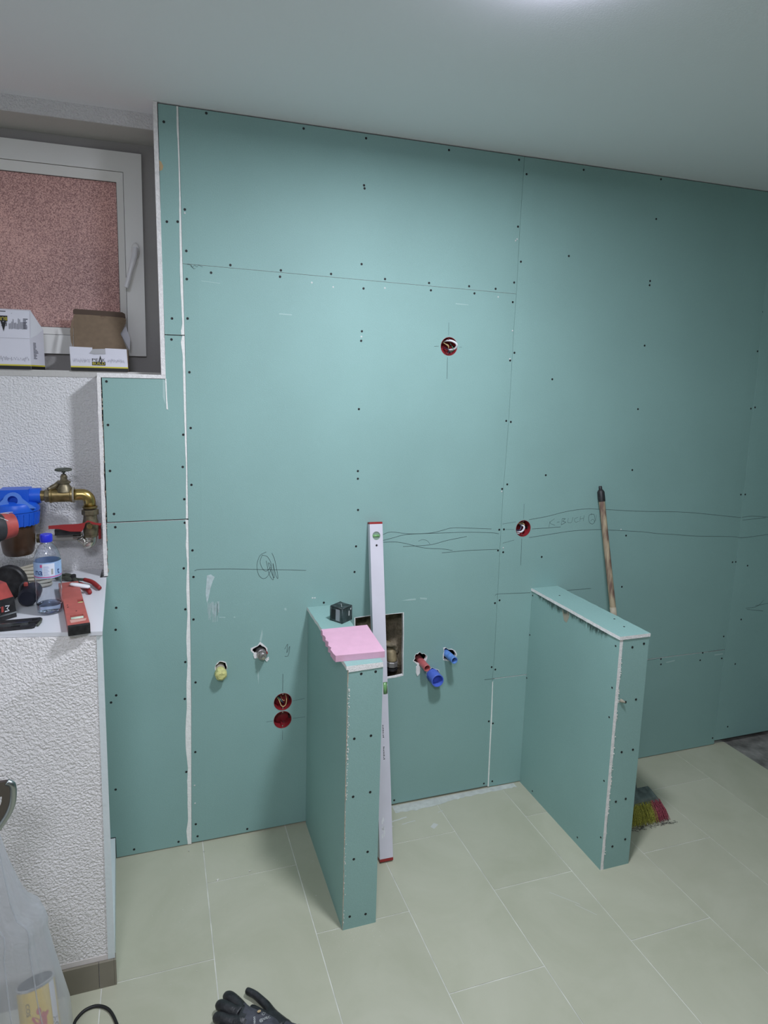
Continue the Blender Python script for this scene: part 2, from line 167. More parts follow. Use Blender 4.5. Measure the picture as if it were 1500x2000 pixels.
GREEN = (0.262, 0.425, 0.395)
TILE_A = (0.42, 0.42, 0.31); TILE_B = (0.48, 0.475, 0.365)
M = {}
M['green'] = board_mat(); M['gypsum'] = mat('gypsum_core', (0.82, 0.80, 0.78), 0.9, var=0.1, vscale=120, bump=0.002, bscale=300)
M['tanpaper'] = mat('tan_board_paper', (0.42, 0.35, 0.27), 0.9, var=0.25, vscale=90)
M['filler'] = mat('white_joint_filler', (0.86, 0.86, 0.82), 0.85, var=0.06, vscale=60, bump=0.0015, bscale=160)
M['stucco'] = stucco_mat('white_stucco', (0.74, 0.735, 0.735)); M['stucco2'] = stucco_mat('grey_white_stucco', (0.77, 0.745, 0.73))
M['smooth'] = mat('smooth_white_paint', (0.8, 0.81, 0.80), 0.6, bump=0.0008, bscale=90)
M['ceil'] = mat('ceiling_white_paint', (0.88, 0.88, 0.91), 0.7, bump=0.0004, bscale=220)
M['tile'] = tile_mat(); M['grout'] = mat('pale_grout', (0.62, 0.62, 0.56), 0.9, var=0.2, vscale=15)
M['skirt'] = mat('taupe_skirting_tile', (0.215, 0.195, 0.15), 0.45, var=0.1, vscale=12)
M['screed'] = mat('bare_grey_screed', (0.20, 0.19, 0.175), 0.95, var=0.5, vscale=14, bump=0.004, bscale=60)
M['pvc'] = mat('white_window_plastic', (0.80, 0.80, 0.77), 0.35); M['gasket'] = mat('dark_gasket', (0.03, 0.03, 0.03), 0.7)
M['pane'] = pane_mat(); M['screw'] = mat('black_phosphate_screw', (0.012, 0.014, 0.014), 0.55)
M['dent'] = mat('dent_white', (0.6, 0.62, 0.6), 0.9); M['pencil'] = mat('pencil_graphite', (0.055, 0.085, 0.085), 0.8)
M['chalk'] = mat('dried_filler_smear', (0.50, 0.60, 0.60), 0.9, var=0.15, vscale=60)
M['scuff'] = mat('pale_scuff', (0.40, 0.55, 0.52), 0.9)
M['rock'] = rock_mat(); M['redbox'] = mat('red_box_plastic', (0.26, 0.022, 0.028), 0.3); M['cavity'] = mat('grey_masonry', (0.10, 0.095, 0.085), 0.95, var=0.3)
M['brass'] = mat('old_brass', (0.29, 0.22, 0.10), 0.42, 1.0, var=0.35, vscale=40); M['brassd'] = mat('dull_brass', (0.20, 0.17, 0.11), 0.45, 0.8, var=0.35, vscale=60)
M['chrome'] = mat('nickel_plate', (0.55, 0.53, 0.48), 0.25, 1.0); M['steel'] = mat('brushed_steel', (0.38, 0.41, 0.41), 0.3, 1.0)
M['iron'] = mat('green_grey_iron', (0.09, 0.10, 0.08), 0.6, 0.3, var=0.3, vscale=50)
M['blue'] = mat('filter_blue_plastic', (0.015, 0.11, 0.62), 0.35); M['bluel'] = mat('pale_blue_plastic', (0.10, 0.24, 0.70), 0.4)
M['bowl'] = mat('brown_sediment_bowl', (0.060, 0.032, 0.018), 0.3, var=0.2, vscale=20)
M['redp'] = mat('worn_red_plastic', (0.40, 0.072, 0.062), 0.5, var=0.25, vscale=30); M['redl'] = mat('painted_red_metal', (0.46, 0.115, 0.095), 0.45, var=0.12, vscale=25)
M['lever'] = mat('dull_red_lever', (0.30, 0.025, 0.025), 0.5); M['black'] = mat('black_plastic', (0.017, 0.017, 0.018), 0.5, var=0.6, vscale=70); M['dark'] = mat('dark_grey_rubber', (0.035, 0.038, 0.042), 0.6, var=0.4, vscale=30)
M['white'] = mat('white_plastic', (0.78, 0.78, 0.80), 0.35); M['shelf'] = mat('white_laminate', (0.70, 0.71, 0.74), 0.3)
M['alu'] = mat('white_coated_aluminium', (0.66, 0.64, 0.70), 0.35, 0.0, var=0.05, vscale=8); M['vial'] = mat('green_vial', (0.20, 0.42, 0.16), 0.2, spec=0.8)
M['yvial'] = mat('yellow_vial', (0.55, 0.62, 0.25), 0.2, spec=0.8)
M['pink'] = mat('pink_foam', (0.68, 0.39, 0.51), 0.85, var=0.04, vscale=30, bump=0.0006, bscale=400)
M['cubeblk'] = mat('dusty_black_housing', (0.035, 0.05, 0.05), 0.5, var=0.7, vscale=45); M['cubewin'] = mat('grey_laser_window', (0.30, 0.31, 0.33), 0.2)
M['wood'] = wood_mat(); M['ybr'] = mat('yellow_bristle', (0.36, 0.36, 0.07), 0.6, var=0.7, vscale=230); M['pbr'] = mat('pink_bristle', (0.34, 0.085, 0.11), 0.6, var=0.7, vscale=230); M['brush'] = mat('grey_broom_head', (0.13, 0.16, 0.15), 0.5, var=0.4, vscale=40)
M['card'] = mat('printed_white_card', (0.66, 0.66, 0.72), 0.55); M['kraft'] = mat('brown_cardboard', (0.20, 0.145, 0.095), 0.85, var=0.08, vscale=60)
M['ink'] = mat('black_ink', (0.012, 0.012, 0.012), 0.5); M['yel'] = mat('yellow_ink', (0.60, 0.52, 0.05), 0.5); M['greyink'] = mat('grey_print', (0.36, 0.36, 0.42), 0.6)
M['pet'] = mat('clear_bottle_plastic', (0.92, 0.95, 1.0), 0.04, trans=1.0, ior=1.33); M['water'] = mat('water', (0.75, 0.85, 1.0), 0.0, trans=1.0, ior=1.33)
M['cap'] = mat('blue_cap', (0.02, 0.03, 0.55), 0.35); M['label'] = mat('pale_blue_label', (0.36, 0.52, 0.78), 0.45, var=0.12, vscale=25); M['labelw'] = mat('white_label_print', (0.7, 0.74, 0.85), 0.45)
M['navy'] = mat('navy_print', (0.015, 0.03, 0.16), 0.5); M['pinkp'] = mat('magenta_print', (0.62, 0.10, 0.26), 0.5)
M['pipeblue'] = mat('blue_pipe', (0.12, 0.26, 0.62), 0.4, var=0.2, vscale=60); M['pipered'] = mat('red_pipe', (0.50, 0.13, 0.13), 0.4, var=0.15, vscale=60); M['drain'] = mat('blue_drain_plug', (0.09, 0.16, 0.62), 0.35)
M['yplug'] = mat('yellow_plug', (0.62, 0.60, 0.24), 0.6, var=0.25, vscale=90, bump=0.003, bscale=120)
M['glove'] = mat('dark_knit_glove', (0.060, 0.062, 0.075), 0.8, var=0.35, vscale=60, bump=0.001, bscale=500); M['nitrile'] = mat('black_nitrile_coating', (0.022, 0.023, 0.025), 0.42, var=0.5, vscale=50, bump=0.002, bscale=90)
M['cable'] = mat('black_cable', (0.012, 0.012, 0.012), 0.5); M['beige'] = mat('beige_cord', (0.45, 0.42, 0.34), 0.8)
M['bag'] = bag_mat(); M['canyel'] = mat('yellow_label', (0.70, 0.48, 0.03), 0.5); M['canred'] = mat('red_label', (0.50, 0.03, 0.05), 0.5); M['tin'] = mat('tin', (0.6, 0.6, 0.62), 0.25, 1.0)
M['stain'] = mat('tan_stain', (0.36, 0.33, 0.26), 0.9); M['crumb'] = mat('plaster_crumb', (0.62, 0.60, 0.55), 0.9); M['orange'] = mat('tan_print', (0.50, 0.36, 0.20), 0.7)
M['ywire'] = mat('yellow_wire', (0.62, 0.48, 0.22), 0.4); M['wwire'] = mat('white_wire', (0.7, 0.72, 0.74), 0.4); M['dwire'] = mat('dark_wire', (0.03, 0.03, 0.07), 0.4); M['gwire'] = mat('green_wire', (0.10, 0.22, 0.14), 0.4)
M['lampside'] = mat('lit_lamp_rim', (0.8, 0.8, 0.8), 0.4, emit=(0.80, 0.78, 1.0), es=22.0)
M['lampem'] = mat('opal_diffuser', (0.8, 0.8, 0.8), 0.4, emit=(0.84, 0.84, 1.0), es=9.0)
M['hair'] = mat('torn_paper', (0.05, 0.085, 0.075), 0.9)

def off(p):
    v = Vector((0, 0, 0))
    while p is not None: v += p.location; p = p.parent
    return v
def ob(name, bm, m, parent=None, smooth=False, kind=None, label=None, base=True):
    """link a bmesh, built in world coordinates, as one object"""
    bmesh.ops.recalc_face_normals(bm, faces=bm.faces[:])
    me = bpy.data.meshes.new(name)
    o = bpy.data.objects.new(name, me); COL.objects.link(o)
    o.parent = parent
    if parent is None and base and len(bm.verts):
        xs = [v.co.x for v in bm.verts]; ys = [v.co.y for v in bm.verts]; zs = [v.co.z for v in bm.verts]
        o.location = ((min(xs) + max(xs)) / 2, (min(ys) + max(ys)) / 2, min(zs))
    d = off(o)
    for v in bm.verts: v.co -= d
    if smooth is True:
        for f in bm.faces: f.smooth = True
    bm.to_mesh(me); bm.free()
    for x in (m if isinstance(m, (list, tuple)) else [m]): me.materials.append(M[x] if isinstance(x, str) else x)
    if smooth == 'auto':
        me.shade_smooth(); me.set_sharp_from_angle(angle=math.radians(35))
    if kind: o['kind'] = kind
    if label: o['label'] = label
    return o
def thing(name, label, cat, loc, group=None):
    o = bpy.data.objects.new(name, None); COL.objects.link(o); o.location = loc; o.empty_display_size = 0.02
    o['label'] = label; o['category'] = cat
    if group: o['group'] = group
    return o
def tag(o, label, cat, group=None):
    o['label'] = label; o['category'] = cat
    if group: o['group'] = group
    return o
def BM(): return bmesh.new()
def box(bm, x0, x1, y0, y1, z0, z1, mi=0):
    v = [bm.verts.new(c) for c in ((x0, y0, z0), (x1, y0, z0), (x1, y1, z0), (x0, y1, z0), (x0, y0, z1), (x1, y0, z1), (x1, y1, z1), (x0, y1, z1))]
    for f in ((0, 3, 2, 1), (4, 5, 6, 7), (0, 1, 5, 4), (1, 2, 6, 5), (2, 3, 7, 6), (3, 0, 4, 7)):
        bm.faces.new([v[i] for i in f]).material_index = mi
    return v
def hexa(bm, lo, hi):
    """solid between a lower quad and an upper quad"""
    a = [bm.verts.new(p) for p in lo]; b = [bm.verts.new(p) for p in hi]; n = len(a)
    bm.faces.new(a[::-1]); bm.faces.new(b)
    for i in range(n): bm.faces.new((a[i], a[(i + 1) % n], b[(i + 1) % n], b[i]))
    return a + b
def bev(bm, w, seg=2, angle=0.6):
    es = [e for e in bm.edges if len(e.link_faces) == 2 and e.calc_face_angle(0) > angle]
    if es: bmesh.ops.bevel(bm, geom=es, offset=w, segments=seg, affect='EDGES', profile=0.5)
def rings(bm, rs, cap0=True, cap1=True, mi=0):
    prev = None
    for k, ring in enumerate(rs):
        vs = [bm.verts.new(p) for p in ring]
        if prev is not None:
            n = len(vs)
            for i in range(n):
                f = bm.faces.new((prev[i], prev[(i + 1) % n], vs[(i + 1) % n], vs[i])); f.material_index = mi
        elif cap0: bm.faces.new(vs[::-1]).material_index = mi
        prev = vs
    if cap1: bm.faces.new(prev).material_index = mi
def frame(d):
    d = Vector(d).normalized(); a = Vector((0, 0, 1)) if abs(d.z) < 0.9 else Vector((0, 1, 0))
    u = a.cross(d).normalized(); return u, d.cross(u).normalized(), d
def lathe(bm, prof, o, axis=(0, 0, 1), seg=24, cap0=True, cap1=True, fn=None):
    """prof: (radius, height along the axis)"""
    u, v, d = frame(axis); o = Vector(o)
    def ring(r, h):
        r = max(r, 1e-5); out = []
        for i in range(seg):
            t = 2 * math.pi * i / seg; rr = r * (fn(i, h) if fn else 1)
            out.append(o + d * h + u * (math.cos(t) * rr) + v * (math.sin(t) * rr))
        return out
    rings(bm, [ring(r, h) for r, h in prof], cap0, cap1)
def tube(bm, pts, r, seg=8, cap=True):
    pts = [Vector(p) for p in pts]; rs = []; u = None
    for i, p in enumerate(pts):
        d = (pts[min(i + 1, len(pts) - 1)] - pts[max(i - 1, 0)]).normalized()
        if u is None: u, v, _ = frame(d)
        else:
            u = (u - d * u.dot(d)).normalized(); v = d.cross(u)
        rr = r[i] if isinstance(r, (list, tuple)) else r
        rs.append([p + (u * math.cos(2 * math.pi * k / seg) + v * math.sin(2 * math.pi * k / seg)) * rr for k in range(seg)])
    rings(bm, rs, cap, cap)
def smoothpath(pts, n=6):
    pts = [Vector(p) for p in pts]; out = []
    P_ = [pts[0] * 2 - pts[1]] + pts + [pts[-1] * 2 - pts[-2]]
    for i in range(1, len(P_) - 2):
        for k in range(n):
            t = k / n; a, b, c, d = P_[i - 1:i + 3]
            out.append(0.5 * ((2 * b) + (c - a) * t + (2 * a - 5 * b + 4 * c - d) * t * t + (3 * b - a - 3 * c + d) * t ** 3))
    out.append(pts[-1]); return out
def plate(bm, loops, to3, t0, t1, side_mi=1):
    """polygon with holes, extruded; to3(a, b, t) maps it into space; front is t0"""
    loops = [[(p[0], p[1]) for p in l] for l in loops]
    tri = tessellate_polygon([[Vector((p[0], p[1], 0)) for p in l] for l in loops])
    flat = [p for l in loops for p in l]
    A = [bm.verts.new(to3(p[0], p[1], t0)) for p in flat]; B = [bm.verts.new(to3(p[0], p[1], t1)) for p in flat]
    for t in tri:
        try: bm.faces.new([A[i] for i in t]).material_index = 0
        except ValueError: pass
        try: bm.faces.new([B[i] for i in t][::-1]).material_index = side_mi
        except ValueError: pass
    k = 0
    for l in loops:
        n = len(l)
        for i in range(n):
            try: bm.faces.new((A[k + i], A[k + (i + 1) % n], B[k + (i + 1) % n], B[k + i])).material_index = side_mi
            except ValueError: pass
        k += n
WALL = lambda a, b, t: Vector((a, t, b))       # a = x, b = z, t = y
FLAT = lambda a, b, t: Vector((a, b, t))
SIDE = lambda a, b, t: Vector((t, a, b))       # a = y, b = z, t = x
def rect(a0, a1, b0, b1): return [(a0, b0), (a1, b0), (a1, b1), (a0, b1)]
def circ(a, b, r, n=24): return [(a + r * math.cos(2 * math.pi * i / n), b + r * math.sin(2 * math.pi * i / n)) for i in range(n)]
def text_bm(s, size, extr, to3, align='CENTER'):
    """flat printed lettering as geometry; to3(x, y, t)"""
    cu = bpy.data.curves.new('lettering', 'FONT'); cu.body = s; cu.size = size; cu.align_x = align; cu.align_y = 'CENTER'; cu.resolution_u = 3
    t = bpy.data.objects.new('lettering', cu); COL.objects.link(t)
    dg = bpy.context.evaluated_depsgraph_get(); me = bpy.data.meshes.new_from_object(t.evaluated_get(dg))
    bm = BM(); bm.from_mesh(me)
    COL.objects.unlink(t); bpy.data.objects.remove(t); bpy.data.curves.remove(cu); bpy.data.meshes.remove(me)
    for v in bm.verts: v.co = to3(v.co.x, v.co.y, extr)
    return bm
def fitw(bm, x0, x1):
    a = min(v.co.x for v in bm.verts); c = max(v.co.x for v in bm.verts)
    for v in bm.verts: v.co.x = x0 + (v.co.x - a) * (x1 - x0) / (c - a)
    return bm
def ribbon(bm, pts, w, to3, t):
    pts = [Vector((p[0], p[1])) for p in pts]; a = []
    for i, p in enumerate(pts):
        d = (pts[min(i + 1, len(pts) - 1)] - pts[max(i - 1, 0)])
        d = d.normalized() if d.length > 1e-9 else Vector((1, 0)); n = Vector((-d.y, d.x)) * w / 2
        a.append((bm.verts.new(to3(p.x + n.x, p.y + n.y, t)), bm.verts.new(to3(p.x - n.x, p.y - n.y, t))))
    for i in range(len(a) - 1): bm.faces.new((a[i][0], a[i + 1][0], a[i + 1][1], a[i][1]))
def skin(name, verts, edges, radii, m, parent, sub=2, root=0, label=None):
    """continuous skinned limb surface, baked to a mesh"""
    me = bpy.data.meshes.new(name); me.from_pydata(verts, edges, []); o = bpy.data.objects.new(name, me); COL.objects.link(o)
    md = o.modifiers.new('skin', 'SKIN'); s = o.modifiers.new('sub', 'SUBSURF'); s.levels = sub; s.render_levels = sub
    for i, r in enumerate(radii):
        v = me.skin_vertices[0].data[i]; v.radius = r if isinstance(r, tuple) else (r, r); v.use_root = (i == root)
    bpy.context.view_layer.update()
    dg = bpy.context.evaluated_depsgraph_get(); m2 = bpy.data.meshes.new_from_object(o.evaluated_get(dg))
    bm = BM(); bm.from_mesh(m2)
    for _ in range(3): bmesh.ops.smooth_vert(bm, verts=bm.verts[:], factor=0.5, use_axis_x=True, use_axis_y=True, use_axis_z=True)
    COL.objects.unlink(o); bpy.data.objects.remove(o)
    return ob(name, bm, m, parent, True, label=label)
# ================================================================= THE SETTING
XL, XR, YF = -1.75, 3.4, -3.5
NB = 0.10                       # depth of the niche behind the drywall face
WY = 0.25                       # window plane
WX0, WX1, WZ0, WZ1 = -1.15, -0.068, 1.742, 2.53   # window recess

# ---- ceiling, side walls, wall behind the camera
bm = BM(); box(bm, XL, XR, YF, 0.40, CEIL, CEIL + 0.1); o = ob('ceiling', bm, 'ceil', kind='structure', base=False)
bm = BM(); box(bm, XL - 0.1, XL, YF, 0.40, -0.1, CEIL); ob('wall_left', bm, 'smooth', kind='structure', base=False)
bm = BM(); box(bm, XR, XR + 0.1, YF, 0.40, -0.1, CEIL); ob('wall_right', bm, 'green', kind='structure', base=False)
bm = BM(); box(bm, XL, XR, YF - 0.1, YF, -0.1, CEIL); ob('wall_front', bm, 'cavity', kind='structure', base=False)

# ---- masonry behind the drywall, and the drywall itself: wall_back > gypsum_panel, screw ...
bm = BM(); box(bm, -0.05, XR, 0.14, 0.24, 0, CEIL)
box(bm, -0.262, -0.05, 0.14, 0.24, 0, 1.70)
wall = ob('wall_back', bm, 'cavity', kind='structure', base=False)

TH = 0.0125
def interp(L, z):
    L = sorted(L, key=lambda p: p[1])
    if z <= L[0][1]: return L[0][0]
    for (x0, z0), (x1, z1) in zip(L, L[1:]):
        if z <= z1: return x0 + (x1 - x0) * (z - z0) / (z1 - z0)
    return L[-1][0]
def seam(L, z0, z1, dx):
    """points of a board joint between two heights, bottom to top"""
    zs = [z0] + sorted(z for _, z in L if z0 + 0.01 < z < z1 - 0.01) + [z1]
    return [(interp(L, z) + dx, z) for z in zs]
TAPER = ((0.0045, 1), (1.244, -1), (1.246, 1), (2.500, -1), (2.502, 1))     # pressed board edges, slightly lower than the face
def ysurf(x):
    for e, s in TAPER:
        d = (x - e) * s
        if -0.006 < d < 0.05: return 0.0012 * (1 - max(d, 0) / 0.05)
    return 0.0
def panel(outline, holes=(), y=0.0, name='gypsum_panel', parent=wall, th=TH, taper=(), wrapped=True):
    bm = BM(); plate(bm, [outline] + list(holes), WALL, y, y + th)
    if wrapped:                                   # paper runs round the long edges
        xs = [p[0] for p in outline]
        for f in bm.faces:
            c = f.calc_center_median()
            if abs(f.normal.y) < 0.5 and (c.x < min(xs) + 0.02 or c.x > max(xs) - 0.02): f.material_index = 0
        bm.normal_update()
        for f in bm.faces:
            c = f.calc_center_median(); f.normal_update()
            if abs(f.normal.y) < 0.5 and abs(f.normal.x) > 0.9 and (c.x < min(xs) + 0.02 or c.x > max(xs) - 0.02): f.material_index = 0
    for e, s in taper:
        xb = e + s * 0.05
        bmesh.ops.bisect_plane(bm, geom=bm.verts[:] + bm.edges[:] + bm.faces[:], plane_co=(xb, 0, 0), plane_no=(1, 0, 0), dist=1e-6)
        for v in bm.verts:
            if v.co.y < y + 1e-4 and (v.co.x - e) * s < 0.02: v.co.y = y + 0.0012
    return ob(name, bm, ['green', 'gypsum'], parent)
# left narrow strips
G1 = 0.0035
panel([(-0.2825, 0.086), (-0.2825, 1.043), (-0.2575, 1.058), (-0.2555, 1.2405)] + seam(SEAM_A, 0.004, 1.2405, -G1)[::-1] + [(-0.2630, 0.004), (-0.2640, 0.086)], wrapped=False)
panel([(-0.254, 1.2445), (-0.2545, 1.7215), (-0.0565, 1.7215), (-0.0565, 1.8645)] + seam(SEAM_A, 1.2445, 1.8645, -G1)[::-1], wrapped=False)
panel([(-0.0565, 1.8675), (-0.060, 2.1), (-0.062, 2.574)] + seam(SEAM_A, 1.8675, 2.574, -G1)[::-1], wrapped=False)
# wide board with the cut-outs
b = BOXES
hole_small = [HOLES[k] for k in ('yellow', 'stub', 'red', 'blue', 'big')]
BR = 0.0338
gB = 0.0007
zr = lambda x, z0, z1: z0 + (z1 - z0) * x / 1.2475
panel(seam(SEAM_B, 0.010, 2.0745, -gB) + seam(SEAM_A, 0.006, 2.0955, 0.0)[::-1],
      [CUT, circ(b[0][0], b[0][1], BR), circ(b[2][0], b[2][1] + 0.001, BR), circ(b[3][0], b[3][1] - 0.001, BR)] + hole_small, taper=TAPER[0:2])
panel(seam(SEAM_B, 2.0757, 2.574, -gB) + seam(SEAM_A, 2.0967, 2.574, 0.0)[::-1], taper=TAPER[0:2])
panel(seam(SEAM_C, 0.4925, 2.574, -gB) + seam(SEAM_B, 0.5025, 2.574, gB)[::-1], [circ(b[1][0], b[1][1], BR)], taper=TAPER[2:4])
panel(seam(SEAM_C, 0.004, 0.490, -gB) + seam(SEAM_B, 0.004, 0.5, gB)[::-1], taper=TAPER[2:4])
panel([(3.4, 0.022), (3.4, 2.574)] + seam(SEAM_C, 0.022, 2.574, gB)[::-1], y=-0.0010, taper=TAPER[4:5])
# thin shims of shadow gap at the ceiling come for free; white cut edges of the built-out box
bm = BM(); plate(bm, [[(-0.0705, 1.7345), (-0.0565, 1.7345), (-0.0595, 2.1), (-0.0645, 2.577), (-0.0775, 2.577), (-0.0735, 2.1)]], WALL, -0.004, NB, 0)
ob('reveal_board', bm, 'gypsum', wall, label='narrow white raw edge of a vertical board beside the window')
bm = BM(); plate(bm, [[(-0.269, 1.7225), (-0.0565, 1.7225), (-0.0565, 1.7345), (-0.269, 1.7365)]], WALL, -0.003, NB, 0)
ob('sill_board', bm, 'gypsum', wall, label='white raw edge of the horizontal board below the window')
r_ = random.Random(3); L_ = []; Rr = []
for i in range(24):
    z = 1.06 + (1.7225 - 1.06) * i / 23; L_.append((-0.2695 + r_.uniform(-.0008, .0008), z)); Rr.append((-0.2575 + r_.uniform(-.0018, .0010), z))
bm = BM(); plate(bm, [L_[::-1] + Rr], WALL, -0.0035, NB, 0)
ob('return_board', bm, 'gypsum', wall, label='white raw edge of the vertical board beside the pipe niche')
# ragged tan backing between strip and left edge
bm = BM()
for i in range(70):
    z = r_.uniform(1.07, 1.71); x = -0.2575 + r_.uniform(-0.001, 0.0012); s = r_.uniform(.0006, .0022)
    box(bm, x, x + s, -0.0045, -0.0008, z, z + s * r_.uniform(1, 4))
ob('torn_paper_edge', bm, 'tanpaper', wall, kind='stuff')

# joint filler, wavy on its left side
def fill(L, z0, z1):
    pts = [(x, z) for x, z in L]; pts = [(pts[0][0], z1)] + pts[1:-1] + [(pts[-1][0], z0)]
    # subdivide with a light wobble
    q = []
    for i in range(len(pts) - 1):
        (x0, a), (x1, c) = pts[i], pts[i + 1]
        for k in range(4): q.append((x0 + (x1 - x0) * k / 4 + r_.uniform(-.0005, .0005), a + (c - a) * k / 4))
    q.append(pts[-1])
    bm = BM(); plate(bm, [q + seam(SEAM_A, z0, z1, -0.0010)], WALL, -0.0012, 0.006, 0)
    return ob('joint_filler', bm, 'filler', wall, label='white filler in the vertical joint')
fill(FILL_A, 1.868, 2.574); fill(FILL_B, 1.2455, 1.865); fill(FILL_C, 0.003, 1.2395)
bm = BM(); plate(bm, [[(1.2440, 0.006), (1.2490, 0.006), (1.2468, 0.1878), (1.2460, 0.3289), (1.2415, 0.4913), (1.2392, 0.48), (1.2412, 0.3289), (1.2420, 0.19)]], WALL, -0.0012, 0.006, 0)
ob('joint_filler', bm, 'filler', wall)
bm = BM(); plate(bm, [[(-0.0585, 1.7225), (-0.0545, 1.7225), (-0.0535, 1.66), (-0.0510, 1.62), (-0.0565, 1.622), (-0.0575, 1.67)]], WALL, -0.0012, 0.0, 0)
ob('joint_filler', bm, 'filler', wall)

# screws, one object each, sharing one mesh
bm = BM(); lathe(bm, [(0.0043, -0.0004), (0.0043, 0.0005), (0.0028, 0.0008), (0.0014, 0.0003)], (0, 0, 0), (0, -1, 0), 10)
scr_me = bpy.data.meshes.new('screw'); bmesh.ops.recalc_face_normals(bm, faces=bm.faces[:]); bm.to_mesh(scr_me); bm.free(); scr_me.materials.append(M['screw'])
def screw(loc, parent, rot=(0, 0, 0), s=1.0):
    o = bpy.data.objects.new('screw', scr_me); COL.objects.link(o); o.parent = parent
    o.location = Vector(loc) - off(parent); o.rotation_euler = rot; o.scale = (s, 1, s); return o
for x, z in SCREWS: screw((x, ysurf(x) - (0.001 if x > 2.51 else 0.0), z), wall)
bm = BM()
for x, z in SCREWS_PALE: lathe(bm, [(0.0034, 0), (0.0026, 0.0006)], (x, -0.0001 - (0.0022 if x > 2.5 else 0), z), (0, -1, 0), 7)
for x, z in SCREWS_PALE: lathe(bm, [(0.0016, 0), (0.0010, 0.0009)], (x + .0015, -0.0001 - (0.0022 if x > 2.5 else 0), z + .001), (0, -1, 0), 5)
ob('filled_screw_dent', bm, 'dent', wall, kind='stuff')
# pencil marks, smears and scuffs are flat marks on the board
for L in PENCIL:
    pts = [Vector((x, 0, z)) for x, z in L]
    pts = smoothpath(pts, 5) if len(pts) > 2 else pts
    len_ = sum((pts[i + 1] - pts[i]).length for i in range(len(pts) - 1))
    bm = BM(); ribbon(bm, [(p.x, p.z) for p in pts], 0.0015 if len_ > 0.07 else 0.0010, lambda a, b_, t: Vector((a, (-0.0014 if a > 2.51 else -0.0004) + ysurf(a), b_)), 0)
    ob('pencil_mark', bm, 'pencil', wall)
for L in SMEAR[:1]:
    bm = BM(); q = [(x + r_.uniform(-.001, .001), z) for x, z in L]; plate(bm, [q], WALL, -0.0006, 0.0, 0); ob('filler_smear', bm, 'chalk', wall, label='white streak of dried filler')
bm = BM()
for i in range(22):
    x = 0.071 + 0.0019 * i + r_.uniform(-.0008, .0008); z1 = 0.935 + r_.uniform(-.01, .006); ribbon(bm, [(x, z1), (x - .0006, z1 - r_.uniform(.02, .075))], r_.uniform(.0006, .0016), WALL, -0.0008)
ob('filler_streaks', bm, 'chalk', wall, kind='stuff')
for L in SCUFFS:
    bm = BM(); plate(bm, [L], WALL, -0.0004, 0.0, 0); ob('scuff', bm, 'scuff', wall)
bm = BM(); plate(bm, [STAIN_A], WALL, -0.0005, 0.0, 0); ob('stain', bm, 'orange', wall, label='tan torn patch at the left edge')
# small cracks in the board face
bm = BM()
for L in ([(0.019, 2.095), (0.03, 2.094), (0.036, 2.086), (0.042, 2.094), (0.05, 2.088), (0.055, 2.095), (0.068, 2.09)], [(0.03, 2.0915), (0.04, 2.082), (0.045, 2.0835)], [(1.2, 0.502), (1.2478, 0.501)], [(2.395, 0.492), (2.44, 0.494), (2.494, 0.492)], [(2.04, 0.49), (2.11, 0.492)]):
    ribbon(bm, L, 0.0012, WALL, -0.0005)
ob('hairline_crack', bm, 'pencil', wall)
# chipped rims round the pipe holes, white board core exposed
for k, wdt in (('stub', .011), ('red', .008), ('blue', .009), ('big', .003), ('yellow', .004)):
    h = HOLES[k]; cx = sum(p[0] for p in h) / len(h); cz = sum(p[1] for p in h) / len(h); outl = []
    for (x, z) in h:
        d = Vector((x - cx, z - cz)).normalized() * wdt * r_.uniform(0.1, 1.0); outl.append((x + d.x, z + d.y))
    bm = BM(); plate(bm, [outl, h], WALL, -0.0006, 0.0, 0); ob('chipped_rim', bm, 'gypsum', wall)
bm = BM(); plate(bm, [[(0.886, 0.598), (0.896, 0.606), (0.905, 0.59), (0.903, 0.568), (0.893, 0.556), (0.886, 0.572)]], WALL, -0.003, 0.0, 0); ob('torn_flap', bm, 'gypsum', wall, label='torn white flap under the red pipe')
bm = BM(); plate(bm, [[(0.232, 0.722), (0.241, 0.733), (0.248, 0.722), (0.246, 0.708), (0.236, 0.708)]], WALL, -0.003, 0.0, 0); ob('torn_flap', bm, 'gypsum', wall)
bm = BM(); plate(bm, [[(0.275, 0.699), (0.289, 0.708), (0.291, 0.699), (0.282, 0.690)]], WALL, -0.003, 0.0, 0); ob('torn_flap', bm, 'gypsum', wall)
# white broken border along the cut-out
q = CUT; cxx = sum(p[0] for p in q) / len(q); czz = sum(p[1] for p in q) / len(q)
outl = [(x + (0.003 if x > cxx else -0.003) + r_.uniform(-.001, .001), z + (0.0025 if z > czz else -0.004) + r_.uniform(-.001, .001)) for x, z in q]
bm = BM(); plate(bm, [outl, q], WALL, -0.0006, 0.0, 0); ob('chipped_rim', bm, 'gypsum', wall, label='rough white edge of the rectangular cut-out')

# ---- rough wall in the rectangular cut-out
bm = BM(); nx, nz = 26, 30; G = []
for i in range(nx + 1):
    row = []
    for j in range(nz + 1):
        x = 0.58 + 0.30 * i / nx; z = 0.52 + 0.37 * j / nz
        y = 0.105 - 0.028 * math.exp(-((z - 0.60) / 0.06) ** 2) + 0.010 * math.sin(x * 71) * math.sin(z * 53) + r_.uniform(-.006, .006)
        if x > 0.815: y -= (x - 0.815) * 1.0
        row.append(bm.verts.new((x, min(y, 0.135), z)))
    G.append(row)
for i in range(nx):
    for j in range(nz): bm.faces.new((G[i][j], G[i + 1][j], G[i + 1][j + 1], G[i][j + 1]))
ob('rough_mortar', bm, 'rock', wall, True, label='rough brown mortar behind the cut-out')

